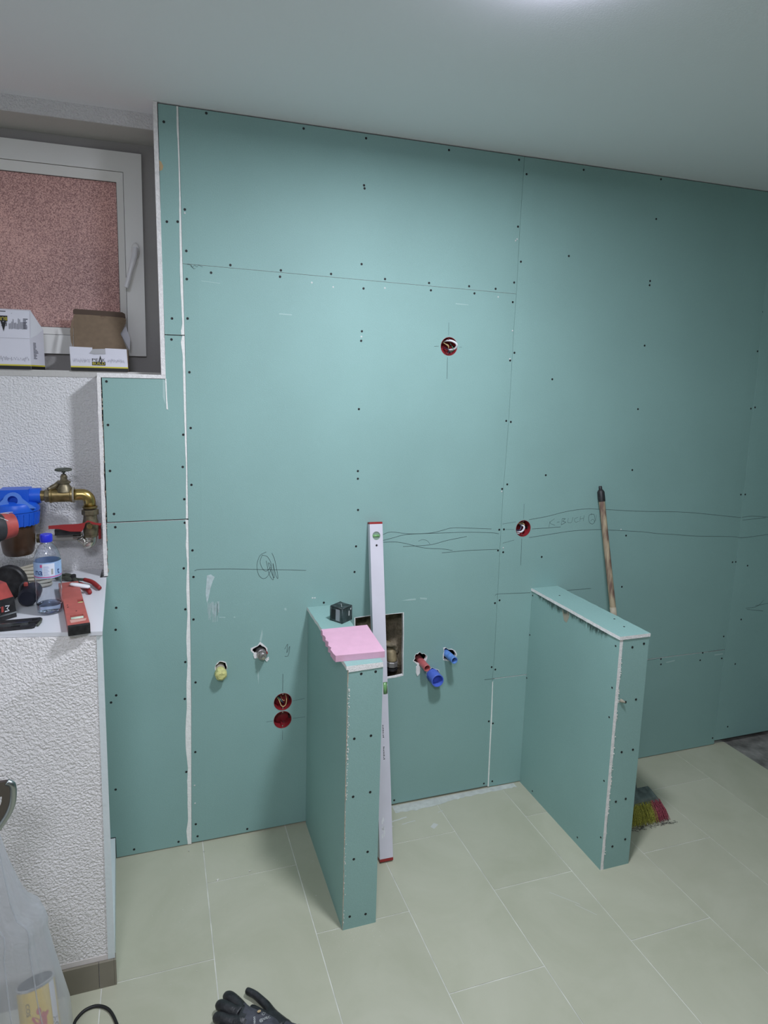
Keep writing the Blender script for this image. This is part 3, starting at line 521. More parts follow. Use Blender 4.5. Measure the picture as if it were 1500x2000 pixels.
# ---- stucco wall of niche and window surround (holes = window)
bm = BM(); plate(bm, [rect(XL, -0.05, 0.0, CEIL), rect(WX0, WX1, WZ0, WZ1)], WALL, NB, 0.40, 0)
st = ob('wall_niche', bm, 'stucco', kind='structure', base=False)
# smooth plaster lining of the window recess
bm = BM()
box(bm, WX0, WX1, NB - 0.002, 0.40, WZ0 - 0.02, WZ0 + 0.001)          # sill
box(bm, WX0, WX1, NB + 0.004, 0.40, WZ1 - 0.001, WZ1 + 0.02)          # soffit
box(bm, WX1 - 0.001, WX1 + 0.02, NB + 0.004, 0.40, WZ0, WZ1)
box(bm, WX0 - 0.02, WX0 + 0.001, NB + 0.004, 0.40, WZ0, WZ1)
ob('reveal_plaster', bm, mat('grey_white_reveal', (0.52, 0.51, 0.48), 0.8, bump=0.001, bscale=120), st)
bm = BM()
fz0, fz1, fx1, fx0 = 1.803, 2.492, -0.120, -1.10
plate(bm, [rect(WX0, WX1, WZ0, WZ1), rect(fx0, fx1, fz0, fz1)], WALL, WY + 0.001, WY + 0.08, 0)
ob('frame_surround', bm, mat('grey_plaster', (0.38, 0.37, 0.36), 0.85, bump=0.001, bscale=120), st)

# ---- window
win = ob('window_1', (lambda b_: (box(b_, fx0, fx1, WY + 0.012, WY + 0.02, fz0, fz1), b_)[1])(BM()), 'pane', kind='structure', base=False)
bpy.data.objects.remove(win)
gx1, gz0, gz1, gx0 = -0.204, 1.893, 2.398, -1.02
sx1, sz0, sz1, sx0 = -0.1795, 1.8665, 2.428, -1.045
bm = BM(); plate(bm, [rect(fx0 - .001, fx1 + .001, fz0 - .001, fz1 + .001), rect(sx0, sx1, sz0, sz1)], WALL, WY - 0.016, WY + 0.05, 0); bev(bm, 0.003, 2)
win = ob('window_1', bm, 'pvc', kind='structure', base=False)
def bead(pts_out, pts_in, y0, y1):
    bm = BM(); a = [bm.verts.new((x, y0, z)) for x, z in pts_out]; c = [bm.verts.new((x, y1, z)) for x, z in pts_in]
    d = [bm.verts.new((x, y1 + 0.012, z)) for x, z in pts_in]
    for i in range(4):
        bm.faces.new((a[i], a[(i + 1) % 4], c[(i + 1) % 4], c[i])); bm.faces.new((c[i], c[(i + 1) % 4], d[(i + 1) % 4], d[i]))
    return bm
ob('glazing_bead', bead(rect(sx0 + .0015, sx1 - .0015, sz0 + .0015, sz1 - .0015), rect(gx0, gx1, gz0, gz1), WY - 0.013, WY + 0.004), 'pvc', win)
bm = BM(); plate(bm, [rect(sx0 - .001, sx1 + .001, sz0 - .001, sz1 + .001), rect(gx0 - .0015, gx1 + .0015, gz0 - .0015, gz1 + .0015)], WALL, WY + 0.0065, WY + 0.008, 0)
ob('gasket', bm, 'gasket', win)
bm = BM(); plate(bm, [rect(gx0 - .002, gx1 + .002, gz0 - .002, gz1 + .002), rect(gx0 + .0015, gx1 - .0015, gz0 + .0015, gz1 - .0015)], WALL, WY + 0.0088, WY + 0.010, 0)
ob('gasket', bm, 'gasket', win)
bm = BM(); box(bm, gx0 - 0.004, gx1 + 0.004, WY + 0.012, WY + 0.018, gz0 - 0.004, gz1 + 0.004)
ob('pane', bm, 'pane', win, label='pinkish grained obscure glass')
# handle: rosette and lever pointing down-left
bm = BM(); lathe(bm, [(0.0145, 0), (0.0145, 0.006), (0.012, 0.009)], (-0.146, WY - 0.016, 2.168), (0, -1, 0), 20)
for v in bm.verts: v.co.z = 2.168 + (v.co.z - 2.168) * 1.9
h = ob('handle_plate', bm, 'pvc', win, 'auto')
bm = BM()
q = [Vector((-0.146, WY - 0.030, 2.160)), Vector((-0.150, WY - 0.052, 2.140)), Vector((-0.160, WY - 0.056, 2.105)), Vector((-0.175, WY - 0.056, 2.050)), Vector((-0.180, WY - 0.056, 2.035))]
tube(bm, [Vector((-0.146, WY - 0.016, 2.168)), Vector((-0.146, WY - 0.040, 2.168))], 0.010, 12)
tube(bm, smoothpath([Vector((-0.146, WY - 0.045, 2.172))] + q[1:], 4), [0.010] * 8 + [0.0085] * 9, 10)
ob('handle_lever', bm, 'white', h, 'auto')

# ---- ledge block with its stucco front
LZ = 1.044
bm = BM()
lo = [(XL, -0.500, 0), (-0.238, -0.500, 0), (-0.2840, -0.001, 0), (-0.2840, NB + .02, 0), (XL, NB + .02, 0)]
hi = [(XL, -0.300, LZ), (-0.240, -0.487, LZ), (-0.2840, -0.001, LZ), (-0.2840, NB + .02, LZ), (XL, NB + .02, LZ)]
hexa(bm, lo, hi)
blk = ob('wall_ledge', bm, 'stucco2', kind='structure', base=False)
bm = BM()
hexa(bm, [(-0.256, -0.5022, 0.082), (-0.2372, -0.5022, 0.082), (-0.2832, -0.0005, 0.082), (-0.292, -0.0005, 0.082)],
     [(-0.254, -0.489, LZ), (-0.2390, -0.489, LZ), (-0.2832, -0.0005, LZ), (-0.292, -0.0005, LZ)])
hexa(bm, [(-0.2395, -0.482, 0.0), (-0.2655, -0.0005, 0.0), (-0.284, -0.0005, 0.0), (-0.243, -0.482, 0.0)],
     [(-0.2395, -0.482, 0.083), (-0.2655, -0.0005, 0.083), (-0.284, -0.0005, 0.083), (-0.243, -0.482, 0.083)])
ob('corner_bead', bm, mat('smooth_pale_corner', (0.64, 0.70, 0.70), 0.6, bump=0.0012, bscale=60), blk, label='smooth pale corner strip')
bm = BM(); hexa(bm, [(XL, -0.5018, 0.082), (-0.25, -0.5018, 0.082), (-0.25, -0.495, 0.082), (XL, -0.495, 0.082)], [(XL, -0.5005, 0.096), (-0.25, -0.5005, 0.096), (-0.25, -0.494, 0.096), (XL, -0.494, 0.096)])
ob('plaster_band', bm, mat('pale_plaster_band', (0.60, 0.56, 0.53), 0.8), blk)
for x0, x1 in ((XL, -0.905), (-0.903, -0.592), (-0.590, -0.2815), (-0.2795, -0.2405)):
    bm = BM(); box(bm, x0, x1, -0.509, -0.4995, 0.0, 0.081); ob('skirting_tile', bm, 'skirt', blk)
bm = BM(); hexa(bm, [(-0.240, -0.509, 0), (-0.2345, -0.509, 0), (-0.2362, -0.485, 0), (-0.240, -0.485, 0)], [(-0.240, -0.509, 0.081), (-0.2345, -0.509, 0.081), (-0.2362, -0.485, 0.081), (-0.240, -0.485, 0.081)])
ob('skirting_tile', bm, 'skirt', blk)

# ---- floor: grout bed, bare screed strip, tiles one by one
bm = BM(); box(bm, XL, 2.562, YF, 0.14, -0.10, -0.0013)
flo = ob('floor', bm, 'grout', kind='structure', base=False)
bm = BM(); n1_, n2_ = 24, 60; G = []
for i in range(n1_ + 1):
    G.append([bm.verts.new((2.562 + (XR - 2.562) * i / n1_, YF + (0.14 - YF) * j / n2_, -0.004 + r_.uniform(-.003, .003))) for j in range(n2_ + 1)])
for i in range(n1_):
    for j in range(n2_): bm.faces.new((G[i][j], G[i + 1][j], G[i + 1][j + 1], G[i][j + 1]))
ob('screed', bm, 'screed', flo, True, label='bare grey screed where the tiles stop')
PITCH, LEN, X0 = 0.3155, 0.5945, 0.040
cache = {}
def tile(x0, x1, y0, y1):
    k = (round(x1 - x0, 4), round(y1 - y0, 4))
    if k not in cache:
        bm = BM(); w_, l_ = k; box(bm, 0, w_, 0, l_, -0.008, 0.0); bev(bm, 0.0006, 1)
        bmesh.ops.recalc_face_normals(bm, faces=bm.faces[:])
        me = bpy.data.meshes.new('floor_tile'); bm.to_mesh(me); bm.free(); me.materials.append(M['tile']); cache[k] = me
    o = bpy.data.objects.new('floor_tile', cache[k]); COL.objects.link(o); o.parent = flo; o.location = (x0, y0, 0)
g_ = 0.0016
for n in range(-6, 8):
    xa, xb = X0 + PITCH * n, X0 + PITCH * (n + 1)
    xa = max(xa, XL)
    first = -0.205 if n % 2 == 0 else -0.503
    ys = [0.012, first]
    while ys[-1] > YF: ys.append(max(ys[-1] - LEN, YF))
    for k in range(len(ys) - 1):
        yt, yb = ys[k], ys[k + 1]
        if yt - yb < 0.02: continue
        if n <= -2 and yb > -0.51: continue
        if n == -2 and yt > -0.49: pass
        tile(xa + g_, xb - g_, yb + g_, yt - g_)

# ================================================================= PARTITIONS
def partition(x0, x1, yf, top, label, screws, white):
    t = thing('partition', label, 'partition', ((x0 + x1) / 2, yf / 2, 0), 'short plasterboard partitions standing on the floor')
    zt = top - TH
    e = TH if white else 0.0
    # core of studs
    bm = BM()
    for (ya, yb) in ((yf + 0.02, yf + 0.07), (yf / 2 - 0.02, yf / 2 + 0.03), (-0.06, -0.01)): box(bm, x0 + TH, x1 - TH, ya, yb, 0.0, zt)
    ob('stud', bm, 'steel', t)
    if white:   # left board runs to the very front, its raw edge showing
        es = sorted(P2EDGE, key=lambda p: p[1]); zs = [0.0] + [p[1] for p in es if 0.02 < p[1] < zt - .02] + [zt]
        bm = BM(); plate(bm, [[(yf, 0.0), (-0.001, 0.0), (-0.001, zt), (yf, zt)]], SIDE, x0, x0 + TH, 1)
    else:
        bm = BM(); plate(bm, [[(yf, 0.0), (-0.001, 0.0), (-0.001, zt), (yf, zt)]], SIDE, x0, x0 + TH, 1)
    for f in bm.faces:
        if abs(f.calc_center_median().x - (x0 + TH)) < 1e-5: f.material_index = 1
    ob('side_board', bm, ['green', 'gypsum' if white else 'tanpaper'], t)
    bm = BM(); plate(bm, [[(yf + TH, 0.0), (-0.001, 0.0), (-0.001, zt), (yf + TH, zt)]], SIDE, x1, x1 - TH, 1); ob('side_board', bm, ['green', 'gypsum'], t)
    rr = random.Random(int(x0 * 100)); xe = x0 + (TH if white else 0.0022)
    left = [(xe + rr.uniform(-.0012, .0012), zt * i / 30) for i in range(31)]
    bm = BM(); plate(bm, [[(x1, 0.0), (x1, zt)] + left[::-1]], WALL, yf - (0.0 if white else 0.0008), yf + TH, 1); ob('front_board', bm, ['green', 'gypsum'], t)
    # top board
    lf = [(x0 - 0.004 + rr.uniform(-.0012, .0012), yf - 0.003 + (0.0 - yf + 0.002) * i / 24) for i in range(25)]
    rt = [(x1 + (0.002 if white else 0.0) + rr.uniform(-.0015, .0015), yf - 0.003 + (0.0 - yf + 0.002) * i / 24) for i in range(25)]
    bm = BM(); plate(bm, [lf + rt[::-1]], FLAT, top, zt + (0.0004 if white else 0), 1); ob('top_board', bm, ['green', 'gypsum'], t)
    for (x, z) in screws['f']: screw((x, yf - 0.0006, z), t)
    for (y, z) in screws.get('s', []): screw((x0 - 0.0002, y, z), t, (0, 0, -math.pi / 2), 0.8)
    for (x, y) in screws.get('t', []): screw((x, y, top + 0.0003), t, (-math.pi / 2, 0, 0), 0.8)
    # crumbs and torn paper along the cut edges
    bm = BM()
    for i in range(150 if not white else 60):
        z = rr.uniform(0.02, zt - 0.01); s = rr.uniform(.0006, .0026)
        if not white and rr.random() < 0.5: z = 0.45 + (z / zt) * 0.38
        x = xe + rr.uniform(-.001, .004 if not white else .0015)
        hexa(bm, [(x, yf - .001 - s, z), (x + s, yf - .001 - s * .7, z), (x + s, yf, z + s * .3), (x, yf, z)], [(x + s * .2, yf - .001 - s * .5, z + s), (x + s, yf - .001 - s * .4, z + s * 1.4), (x + s, yf, z + s), (x, yf, z + s * 1.3)])
    ob('edge_crumbs', bm, 'crumb', t, kind='stuff')
    return t
pt1 = partition(0.4372, 0.5494, -0.5136, 0.888, 'short green partition with a pink foam board lying on its top', P1S, False)
pt2 = partition(1.4028, 1.5255, -0.529, 0.8855, 'short green partition in front of the broom, white raw corner edge', P2S, True)
# torn fringe of paper below the top board of the right partition
bm = BM()
for i in range(260):
    y = -0.05 - 0.42 * r_.random() ** 0.9; l = r_.uniform(.008, .030) * (0.5 + 0.5 * math.sin((y + .05) * 14) ** 2); z = 0.8725; x = 1.4022
    dy = r_.uniform(-.008, .004); wv = r_.uniform(.0008, .0018)
    a = bm.verts.new((x - .0035, y, z)); b_ = bm.verts.new((x - .0035, y + wv * 2, z)); c = bm.verts.new((x - r_.uniform(.001, .008), y + dy, z - l)); bm.faces.new((a, b_, c))
ob('torn_paper_fringe', bm, 'hair', pt2, kind='stuff')
bm = BM(); plate(bm, [[(y, z) for y, z in STAIN_P]], SIDE, 1.4020, 1.4028, 0); ob('stain', bm, 'stain', pt2, label='tan glue stain on the left face')
bm = BM(); lathe(bm, [(0.006, 0), (0.0055, 0.008), (0.0035, 0.014), (0.0015, 0.018)], (1.424, -0.529, 0.652), (0.75, -0.55, -0.30), 9); ob('wood_splinter', bm, 'stain', pt2, 'auto')
bm = BM(); plate(bm, [[(0.5494 - .11, 0.868), (0.5494, 0.872), (0.5494, 0.8755), (0.44, 0.8755)]], WALL, -0.5165, -0.5136, 0); ob('torn_flap', bm, 'gypsum', pt1)
# ================================================================= SHELF AND WHAT LIES ON IT
SZ = 1.056                      # top of the white shelf board
bm = BM()
sh = [(XL, -0.300), (-0.75, -0.39), (-0.5, -0.445), (-0.2385, -0.495), (-0.2625, -0.0045), (-0.2835, -0.0045), (-0.2835, NB - .001), (XL, NB - .001)]
plate(bm, [sh], FLAT, SZ, SZ - 0.011, 0)
tag(ob('shelf_board', bm, 'shelf'), 'white laminate board covering the stucco ledge under the pipes', 'shelf')

# ---- water bottle
def bottle():
    x, y = -0.392, -0.310
    t = thing('water_bottle', 'nearly empty clear water bottle with a blue cap on the white shelf', 'bottle', (x, y, SZ))
    z = SZ + 0.001
    pr = [(0.012, 0.004), (0.026, 0.0), (0.031, 0.004), (0.0335, 0.012), (0.0345, 0.030), (0.0335, 0.038), (0.0350, 0.046), (0.0338, 0.056), (0.0350, 0.066), (0.0338, 0.076), (0.0350, 0.086), (0.0340, 0.094), (0.0350, 0.102), (0.0350, 0.152), (0.0342, 0.162), (0.031, 0.175), (0.025, 0.188), (0.0175, 0.199), (0.0135, 0.204), (0.0130, 0.212)]
    inner = [(r - 0.0007, h + 0.0004) for r, h in pr][::-1]
    bm = BM(); fn = lambda i, h: 1 - (0.03 * (0.5 + 0.5 * math.cos(i * math.pi * 5 * 2 / 40)) if h < 0.03 else 0.0)
    u, v, d = frame((0, 0, 1))
    lathe(bm, pr + inner, (x, y, z), (0, 0, 1), 40, True, True, fn); ob('bottle_body', bm, 'pet', t, True)
    wp = [(0.024, 0.0016), (0.030, 0.005), (0.0322, 0.012), (0.0332, 0.026)]
    bm = BM(); lathe(bm, wp, (x, y, z), (0, 0, 1), 40, True, True, fn); ob('water', bm, 'water', t, 'auto')
    bm = BM(); lathe(bm, [(0.0155, 0.206), (0.0160, 0.208), (0.0160, 0.224), (0.0145, 0.227), (0.001, 0.227)], (x, y, z), (0, 0, 1), 40, False, False, lambda i, h: 1 + 0.02 * (i % 2)); ob('bottle_cap', bm, 'cap', t, 'auto')
    lr = 0.0356
    bm = BM(); rings(bm, [[Vector((x + lr * math.cos(2 * math.pi * k / 48), y + lr * math.sin(2 * math.pi * k / 48), z + h)) for k in range(48)] for h in (0.108, 0.153)], False, False); lab = ob('bottle_label', bm, 'label', t, True)
    bm = BM(); rings(bm, [[Vector((x + (lr + .0002) * math.cos(2 * math.pi * k / 48), y + (lr + .0002) * math.sin(2 * math.pi * k / 48), z + h)) for k in range(48)] for h in (0.1105, 0.1132)], False, False); ob('label_stripe', bm, 'pinkp', lab, True)
    va = math.atan2(CAMLOC.y - y, CAMLOC.x - x)
    def wrap(cx, cz, rr=lr + .0004):
        def f(a, b_, tt):
            an = va + (cx + a) / lr; return Vector((x + rr * math.cos(an), y + rr * math.sin(an), z + .006 + cz + b_))
        return f
    def patch(a0, a1, h0, h1, name, m, rr):
        bm = BM(); f = wrap(0, 0, rr); n = 8
        rs = [[f(a0 + (a1 - a0) * k / n, h, 0) for k in range(n + 1)] for h in (h0, h1)]
        vs = [[bm.verts.new(p) for p in r] for r in rs]
        for k in range(n): bm.faces.new((vs[0][k], vs[0][k + 1], vs[1][k + 1], vs[1][k]))
        ob(name, bm, m, lab)
    patch(-0.014, 0.018, 0.1085, 0.144, 'label_panel', 'labelw', lr + .0002)
    patch(0.0085, 0.0135, 0.113, 0.129, 'barcode', mat('beige_barcode', (0.36, 0.36, 0.33), 0.6), lr + .0004)
    patch(-0.020, -0.014, 0.134, 0.142, 'label_emblem', 'pinkp', lr + .0004)
    for i in range(8): patch(-0.011, 0.004 - 0.002 * (i % 3), 0.111 + .0035 * i, 0.1122 + .0035 * i, 'fine_print', mat('soft_blue_print', (0.30, 0.38, 0.62), 0.6) if i == 0 else bpy.data.materials['soft_blue_print'], lr + .0004)
    bm = text_bm('na', 0.026, 0, wrap(-0.025, 0.120)); ob('label_lettering', bm, 'navy', lab)
    bm = text_bm('t', 0.026, 0, wrap(0.0295, 0.120)); ob('label_lettering', bm, 'navy', lab)
bottle()

# ---- short red spirit level lying on the shelf, one end over the edge
def red_level():
    f0, f1 = Vector((-0.3180, -0.513, 0)), Vector((-0.2670, -0.500, 0)); b1 = Vector((-0.330, -0.155, 0)); ax = (b1 - f1).normalized(); wd = (f1 - f0).length
    nx = Vector((ax.y, -ax.x, 0)); L = 0.40; o0 = f1 - nx * 0.0
    o0 = f1; z0, z1 = SZ + 0.0005, SZ + 0.0245; w_ = 0.053
    P3 = lambda a, s, z: Vector((o0.x + ax.x * a - nx.x * s, o0.y + ax.y * a - nx.y * s, z))
    t = thing('spirit_level', 'short red spirit level lying on the shelf, black end over the edge', 'spirit level', (o0.x, o0.y, SZ))
    T = lambda a, b_, tt: P3(a, b_, tt)
    bm = BM(); plate(bm, [rect(0.012, L, 0.0, w_), rect(0.056, 0.088, 0.010, 0.043), rect(0.186, 0.216, 0.0015, 0.016)], T, z1, z0, 0); ob('level_body', bm, 'redl', t)
    bm = BM(); hexa(bm, [P3(0, 0, z0 - .0002), P3(0.013, -.0005, z0 - .0002), P3(0.013, w_ + .0005, z0 - .0002), P3(0, w_, z0 - .0002)], [P3(0, 0, z1 + .0006), P3(0.013, -.0005, z1 + .0006), P3(0.013, w_ + .0005, z1 + .0006), P3(0, w_, z1 + .0006)]); bev(bm, 0.0015, 2); ob('end_cap', bm, 'black', t)
    bm = BM(); tube(bm, [P3(0.068, 0.011, z1 - .008), P3(0.068, 0.042, z1 - .008)], 0.0095, 12); ob('vial', bm, mat('white_green_vial', (0.55, 0.62, 0.50), 0.2), t, True)
    bm = BM(); tube(bm, [P3(0.194, 0.002, z1 - .0075), P3(0.194, 0.016, z1 - .0075)], 0.0070, 12); ob('vial', bm, 'yvial', t, True)
    bm = BM(); hexa(bm, [P3(0.034, 0.008, z1), P3(0.050, 0.005, z1), P3(0.052, 0.046, z1), P3(0.030, 0.044, z1)], [P3(0.034, 0.008, z1 + .0003), P3(0.050, 0.005, z1 + .0003), P3(0.052, 0.046, z1 + .0003), P3(0.030, 0.044, z1 + .0003)]); ob('plaster_smudge', bm, mat('pink_white_smudge', (0.60, 0.34, 0.29), 0.9), t)
    for a, s in ((0.118, 0.025), (0.160, 0.044), (0.178, 0.044)):
        bm = BM(); lathe(bm, [(0.0022, 0), (0.0022, 0.0004)], P3(a, s, z1), (0, 0, 1), 8); ob('rivet', bm, 'black', t)
red_level()

# ---- pliers
def pliers():
    t = thing('pliers', 'black pliers with dark red handles lying behind the red level', 'pliers', (-0.34, -0.06, SZ))
    z = SZ + 0.010
    bm = BM(); J = Vector((-0.362, -0.028, z))
    tube(bm, smoothpath([Vector((-0.425, 0.012, z)), Vector((-0.400, 0.010, z + .002)), Vector((-0.378, -0.004, z + .002)), J], 4), [.0035] + [.006] * 5 + [.009] * 7, 8)
    tube(bm, smoothpath([Vector((-0.418, -0.010, z)), Vector((-0.395, -0.014, z)), Vector((-0.376, -0.022, z)), J], 4), [.0035] + [.006] * 5 + [.009] * 7, 8)
    ob('jaws', bm, 'iron', t, True)
    bm = BM(); lathe(bm, [(0.0085, -0.010), (0.0085, 0.012), (0.006, 0.014)], J, (0, 0, 1), 14); ob('pivot', bm, 'black', t, 'auto')
    H1 = [J, Vector((-0.345, -0.048, z + .002)), Vector((-0.325, -0.062, z + .004)), Vector((-0.300, -0.090, z + .003)), Vector((-0.281, -0.128, z)), Vector((-0.272, -0.148, z - .001))]
    H2 = [J, Vector((-0.350, -0.060, z)), Vector((-0.335, -0.085, z - .002)), Vector((-0.318, -0.118, z - .002)), Vector((-0.303, -0.160, z - .003)), Vector((-0.298, -0.180, z - .003))]
    for H in (H1, H2):
        bm = BM(); tube(bm, smoothpath(H[:3], 4), 0.0048, 8); ob('arm', bm, 'iron', t, True)
        bm = BM(); pp = smoothpath(H[2:], 5); tube(bm, pp, [0.0062 + .0012 * math.sin(i / (len(pp) - 1) * math.pi) for i in range(len(pp))], 10); ob('grip', bm, 'lever', t, True)
pliers()
bm = BM(); a = Vector((-0.357, -0.155, SZ + .031)); c = Vector((-0.298, -0.170, SZ + .022))
rs = []; dd = (c - a).normalized(); sd = Vector((-dd.y, dd.x, 0)).normalized(); up = Vector((0, 0, 1))
for k, s in ((0, .35), (.08, .8), (.3, 1), (.7, 1), (.93, .85), (1, .4)):
    p = a + (c - a) * k; rs.append([p + sd * (math.cos(q_ * math.pi / 6) * .0105 * s) + up * (math.sin(q_ * math.pi / 6) * .0060 * s) for q_ in range(12)])
rings(bm, rs)
tag(ob('folding_knife', bm, 'white', None, True), 'small white oblong object resting across the red level', 'tool')

# ---- folded multi tool at the front edge
def multitool():
    t = thing('folding_tool', 'flat blackened folding tool with slots at the front shelf edge', 'tool', (-0.46, -0.40, SZ))
    z = SZ + .0005
    def bar(y0, y1, xa, xb, hs, za, zb, m, nm):
        bm = BM(); plate(bm, [[(xa, y0), (xb - .006, y0 + .004), (xb, y0 + .008), (xb, y1 - .003), (xb - .004, y1), (xa, y1 - .004)]] + hs, FLAT, zb, za, 0); return ob(nm, bm, m, t)
    bar(-0.436, -0.405, -0.60, -0.412, [rect(-0.47, -0.448, -0.424, -0.414), rect(-0.53, -0.505, -0.424, -0.414)], z, z + .006, 'black', 'side_plate')
    bar(-0.405, -0.372, -0.60, -0.4035, [rect(-0.424, -0.411, -0.395, -0.382)], z, z + .009, 'black', 'side_plate')
    bm = BM(); box(bm, -0.59, -0.43, -0.410, -0.402, z, z + .011); bev(bm, .001, 1); ob('blade', bm, 'steel', t)
    bm = BM(); tube(bm, [(-0.406, -0.42, z + .004), (-0.4025, -0.40, z + .005), (-0.404, -0.376, z + .005)], .0035, 8); ob('hinge_pin', bm, 'iron', t, True)
multitool()

# ---- cordless drill, cut by the frame
def drill():
    x, y = -0.548, -0.330
    t = thing('cordless_drill', 'worn red and black cordless drill standing on its battery, at the left edge', 'drill', (x, y, SZ))
    z = SZ + .001
    def blk_(x0, x1, y0, y1, z0, z1, s=1.0, bw=.008):
        bm = BM(); cx, cy = (x0 + x1) / 2, (y0 + y1) / 2
        hexa(bm, [(x0, y0, z0), (x1, y0, z0), (x1, y1, z0), (x0, y1, z0)], [(cx + (a - cx) * s, cy + (b_ - cy) * s, z1) for a, b_ in ((x0, y0), (x1, y0), (x1, y1), (x0, y1))]); bev(bm, bw, 3); return bm
    bt = ob('battery', blk_(x - .075, x + .060, y - .045, y + .035, z, z + .058, 0.95, .007), 'black', t, 'auto')
    bm = BM(); box(bm, x - .06, x + .0605, y - .0455, y - .044, z + .012, z + .016); ob('battery_seam', bm, 'steel', bt)
    bm = BM(); box(bm, x + .057, x + .0605, y - .03, y + .02, z + .010, z + .05); bev(bm, .002, 2); ob('battery_catch', bm, 'dark', bt)
    for px_, pts_ in ((.010, [(-.006, .020), (.004, .002), (-.004, .006), (.006, .022)]), (.034, [(-.006, .006), (.006, .006), (.0, .013), (.007, .020), (-.004, .021)])):
        bm = BM(); ribbon(bm, [(x + px_ + a, z + .018 + c) for a, c in pts_], .003, lambda a, b_, tt: Vector((a, y - .0458, b_)), 0); ob('battery_mark', bm, 'white', bt)
    bm = BM(); box(bm, x + .019, x + .025, y - .0462, y - .0455, z + .024, z + .040); ob('battery_stripe', bm, 'redp', bt)
    ob('foot', blk_(x - .065, x + .056, y - .040, y + .030, z + .058, z + .100, .78, .010), 'redp', t, 'auto')
    bm = BM(); rs = []
    for h, cx, w_, d_ in ((.095, .010, .026, .026), (.13, .012, .022, .024), (.17, .015, .021, .024), (.205, .022, .024, .026), (.225, .026, .028, .028)):
        rs.append([Vector((x + cx - .002 + w_ * math.cos(a_ * math.pi / 8), y + d_ * math.sin(a_ * math.pi / 8), z + h)) for a_ in range(16)])
    rings(bm, rs); ob('handle', bm, 'dark', t, True)
    bm = BM(); lathe(bm, [(0.020, -0.015), (0.034, -0.010), (0.037, 0.02), (0.036, 0.09), (0.030, 0.12), (0.022, 0.135)], (x + .075, y, z + .250), (-1, 0, 0), 24); ob('motor_housing', bm, 'redp', t, 'auto')
    bm = BM(); lathe(bm, [(0.0375, 0.022), (0.0385, 0.026), (0.0385, 0.050), (0.0375, 0.054)], (x + .075, y, z + .250), (-1, 0, 0), 24); ob('rubber_band', bm, 'dark', t, 'auto')
    bm = BM(); lathe(bm, [(0.021, 0.135), (0.021, 0.175), (0.014, 0.185)], (x + .075, y, z + .250), (-1, 0, 0), 20, fn=lambda i, h: 1 - .04 * (i % 2)); ob('chuck', bm, 'black', t, 'auto')
    bm = BM(); tube(bm, smoothpath([(x - .012, y, z + .20), (x - .020, y, z + .185), (x - .014, y, z + .165)], 4), .007, 8); ob('trigger', bm, 'redp', t, True)
    bm = BM(); rr = random.Random(5)
    for k in range(9):
        a0 = rr.uniform(-2.6, -1.0); h0 = rr.uniform(-.012, .05); pts_ = [Vector((x + .075 - h0 - i * .004, y + .0372 * math.cos(a0 + i * .09), z + .250 + .0372 * math.sin(a0 + i * .09) * -1)) for i in range(5)]
        tube(bm, pts_, rr.uniform(.0006, .0016), 5)
    ob('white_scratches', bm, mat('scratch_white', (0.62, 0.55, 0.53), 0.7), t, kind='stuff')
    t.rotation_euler.z = math.radians(38)
drill()

# ---- black tool with ribbed guard behind the drill
def grinder():
    t = thing('power_tool', 'black power tool with a round ribbed guard behind the drill', 'power tool', (-0.47, -0.18, SZ))
    bm = BM(); c = Vector((-0.524, -0.165, SZ + .052)); ax = Vector((-0.15, -1, 0.05)).normalized()
    lathe(bm, [(0.051, -0.012), (0.051, 0.008), (0.047, 0.012), (0.02, 0.014)], c, ax, 40); g = ob('guard', bm, 'black', t, 'auto')
    u, v, d = frame(ax); bm = BM()
    for i in range(-9, 10):
        h = math.sqrt(max(0, .046 ** 2 - (i * .0046) ** 2)); p = c + ax * .0125
        a, b_ = p + u * (i * .0046) - v * h, p + u * (i * .0046) + v * h
        tube(bm, [a, b_], .0011, 5)
    ob('guard_ribs', bm, 'black', g)
    bm = BM(); lathe(bm, [(0.020, 0), (0.026, 0.006), (0.027, 0.05), (0.024, 0.08), (0.018, 0.085)], (-0.460, -0.255, SZ + .0275), (0.05, 0.9, 0.0), 24); ob('tool_body', bm, mat('blue_black_housing', (0.018, 0.02, 0.035), 0.45), t, 'auto')
    bm = BM(); tube(bm, smoothpath([(-0.470, -0.175, SZ + .050), (-0.476, -0.20, SZ + .058), (-0.482, -0.225, SZ + .05), (-0.480, -0.245, SZ + .02)], 5), .0035, 8); ob('wire_guard', bm, 'dark', t, True)
    bm = BM(); lathe(bm, [(0.006, 0), (0.006, 0.008), (0.004, 0.010)], (-0.468, -0.215, SZ + .0535), (0, 0, 1), 12); ob('red_button', bm, 'redp', t, 'auto')
grinder()
bm = BM()
for k in range(6):
    tube(bm, smoothpath([(-0.585 + .01 * k, -0.06, SZ + .006 + .008 * k), (-0.52, -0.085 + .008 * k, SZ + .008 + .009 * k), (-0.455, -0.085 + .008 * k, SZ + .010 + .009 * k), (-0.425, -0.05 + .008 * k, SZ + .006 + .010 * k), (-0.47, 0.0 + .01 * k, SZ + .006 + .008 * k), (-0.54, -0.01, SZ + .005 + .008 * k)], 6), .0048, 8)
tag(ob('cord_bundle', bm, 'beige', None, True), 'loose beige cord bundle on the shelf behind the bottle', 'cord')

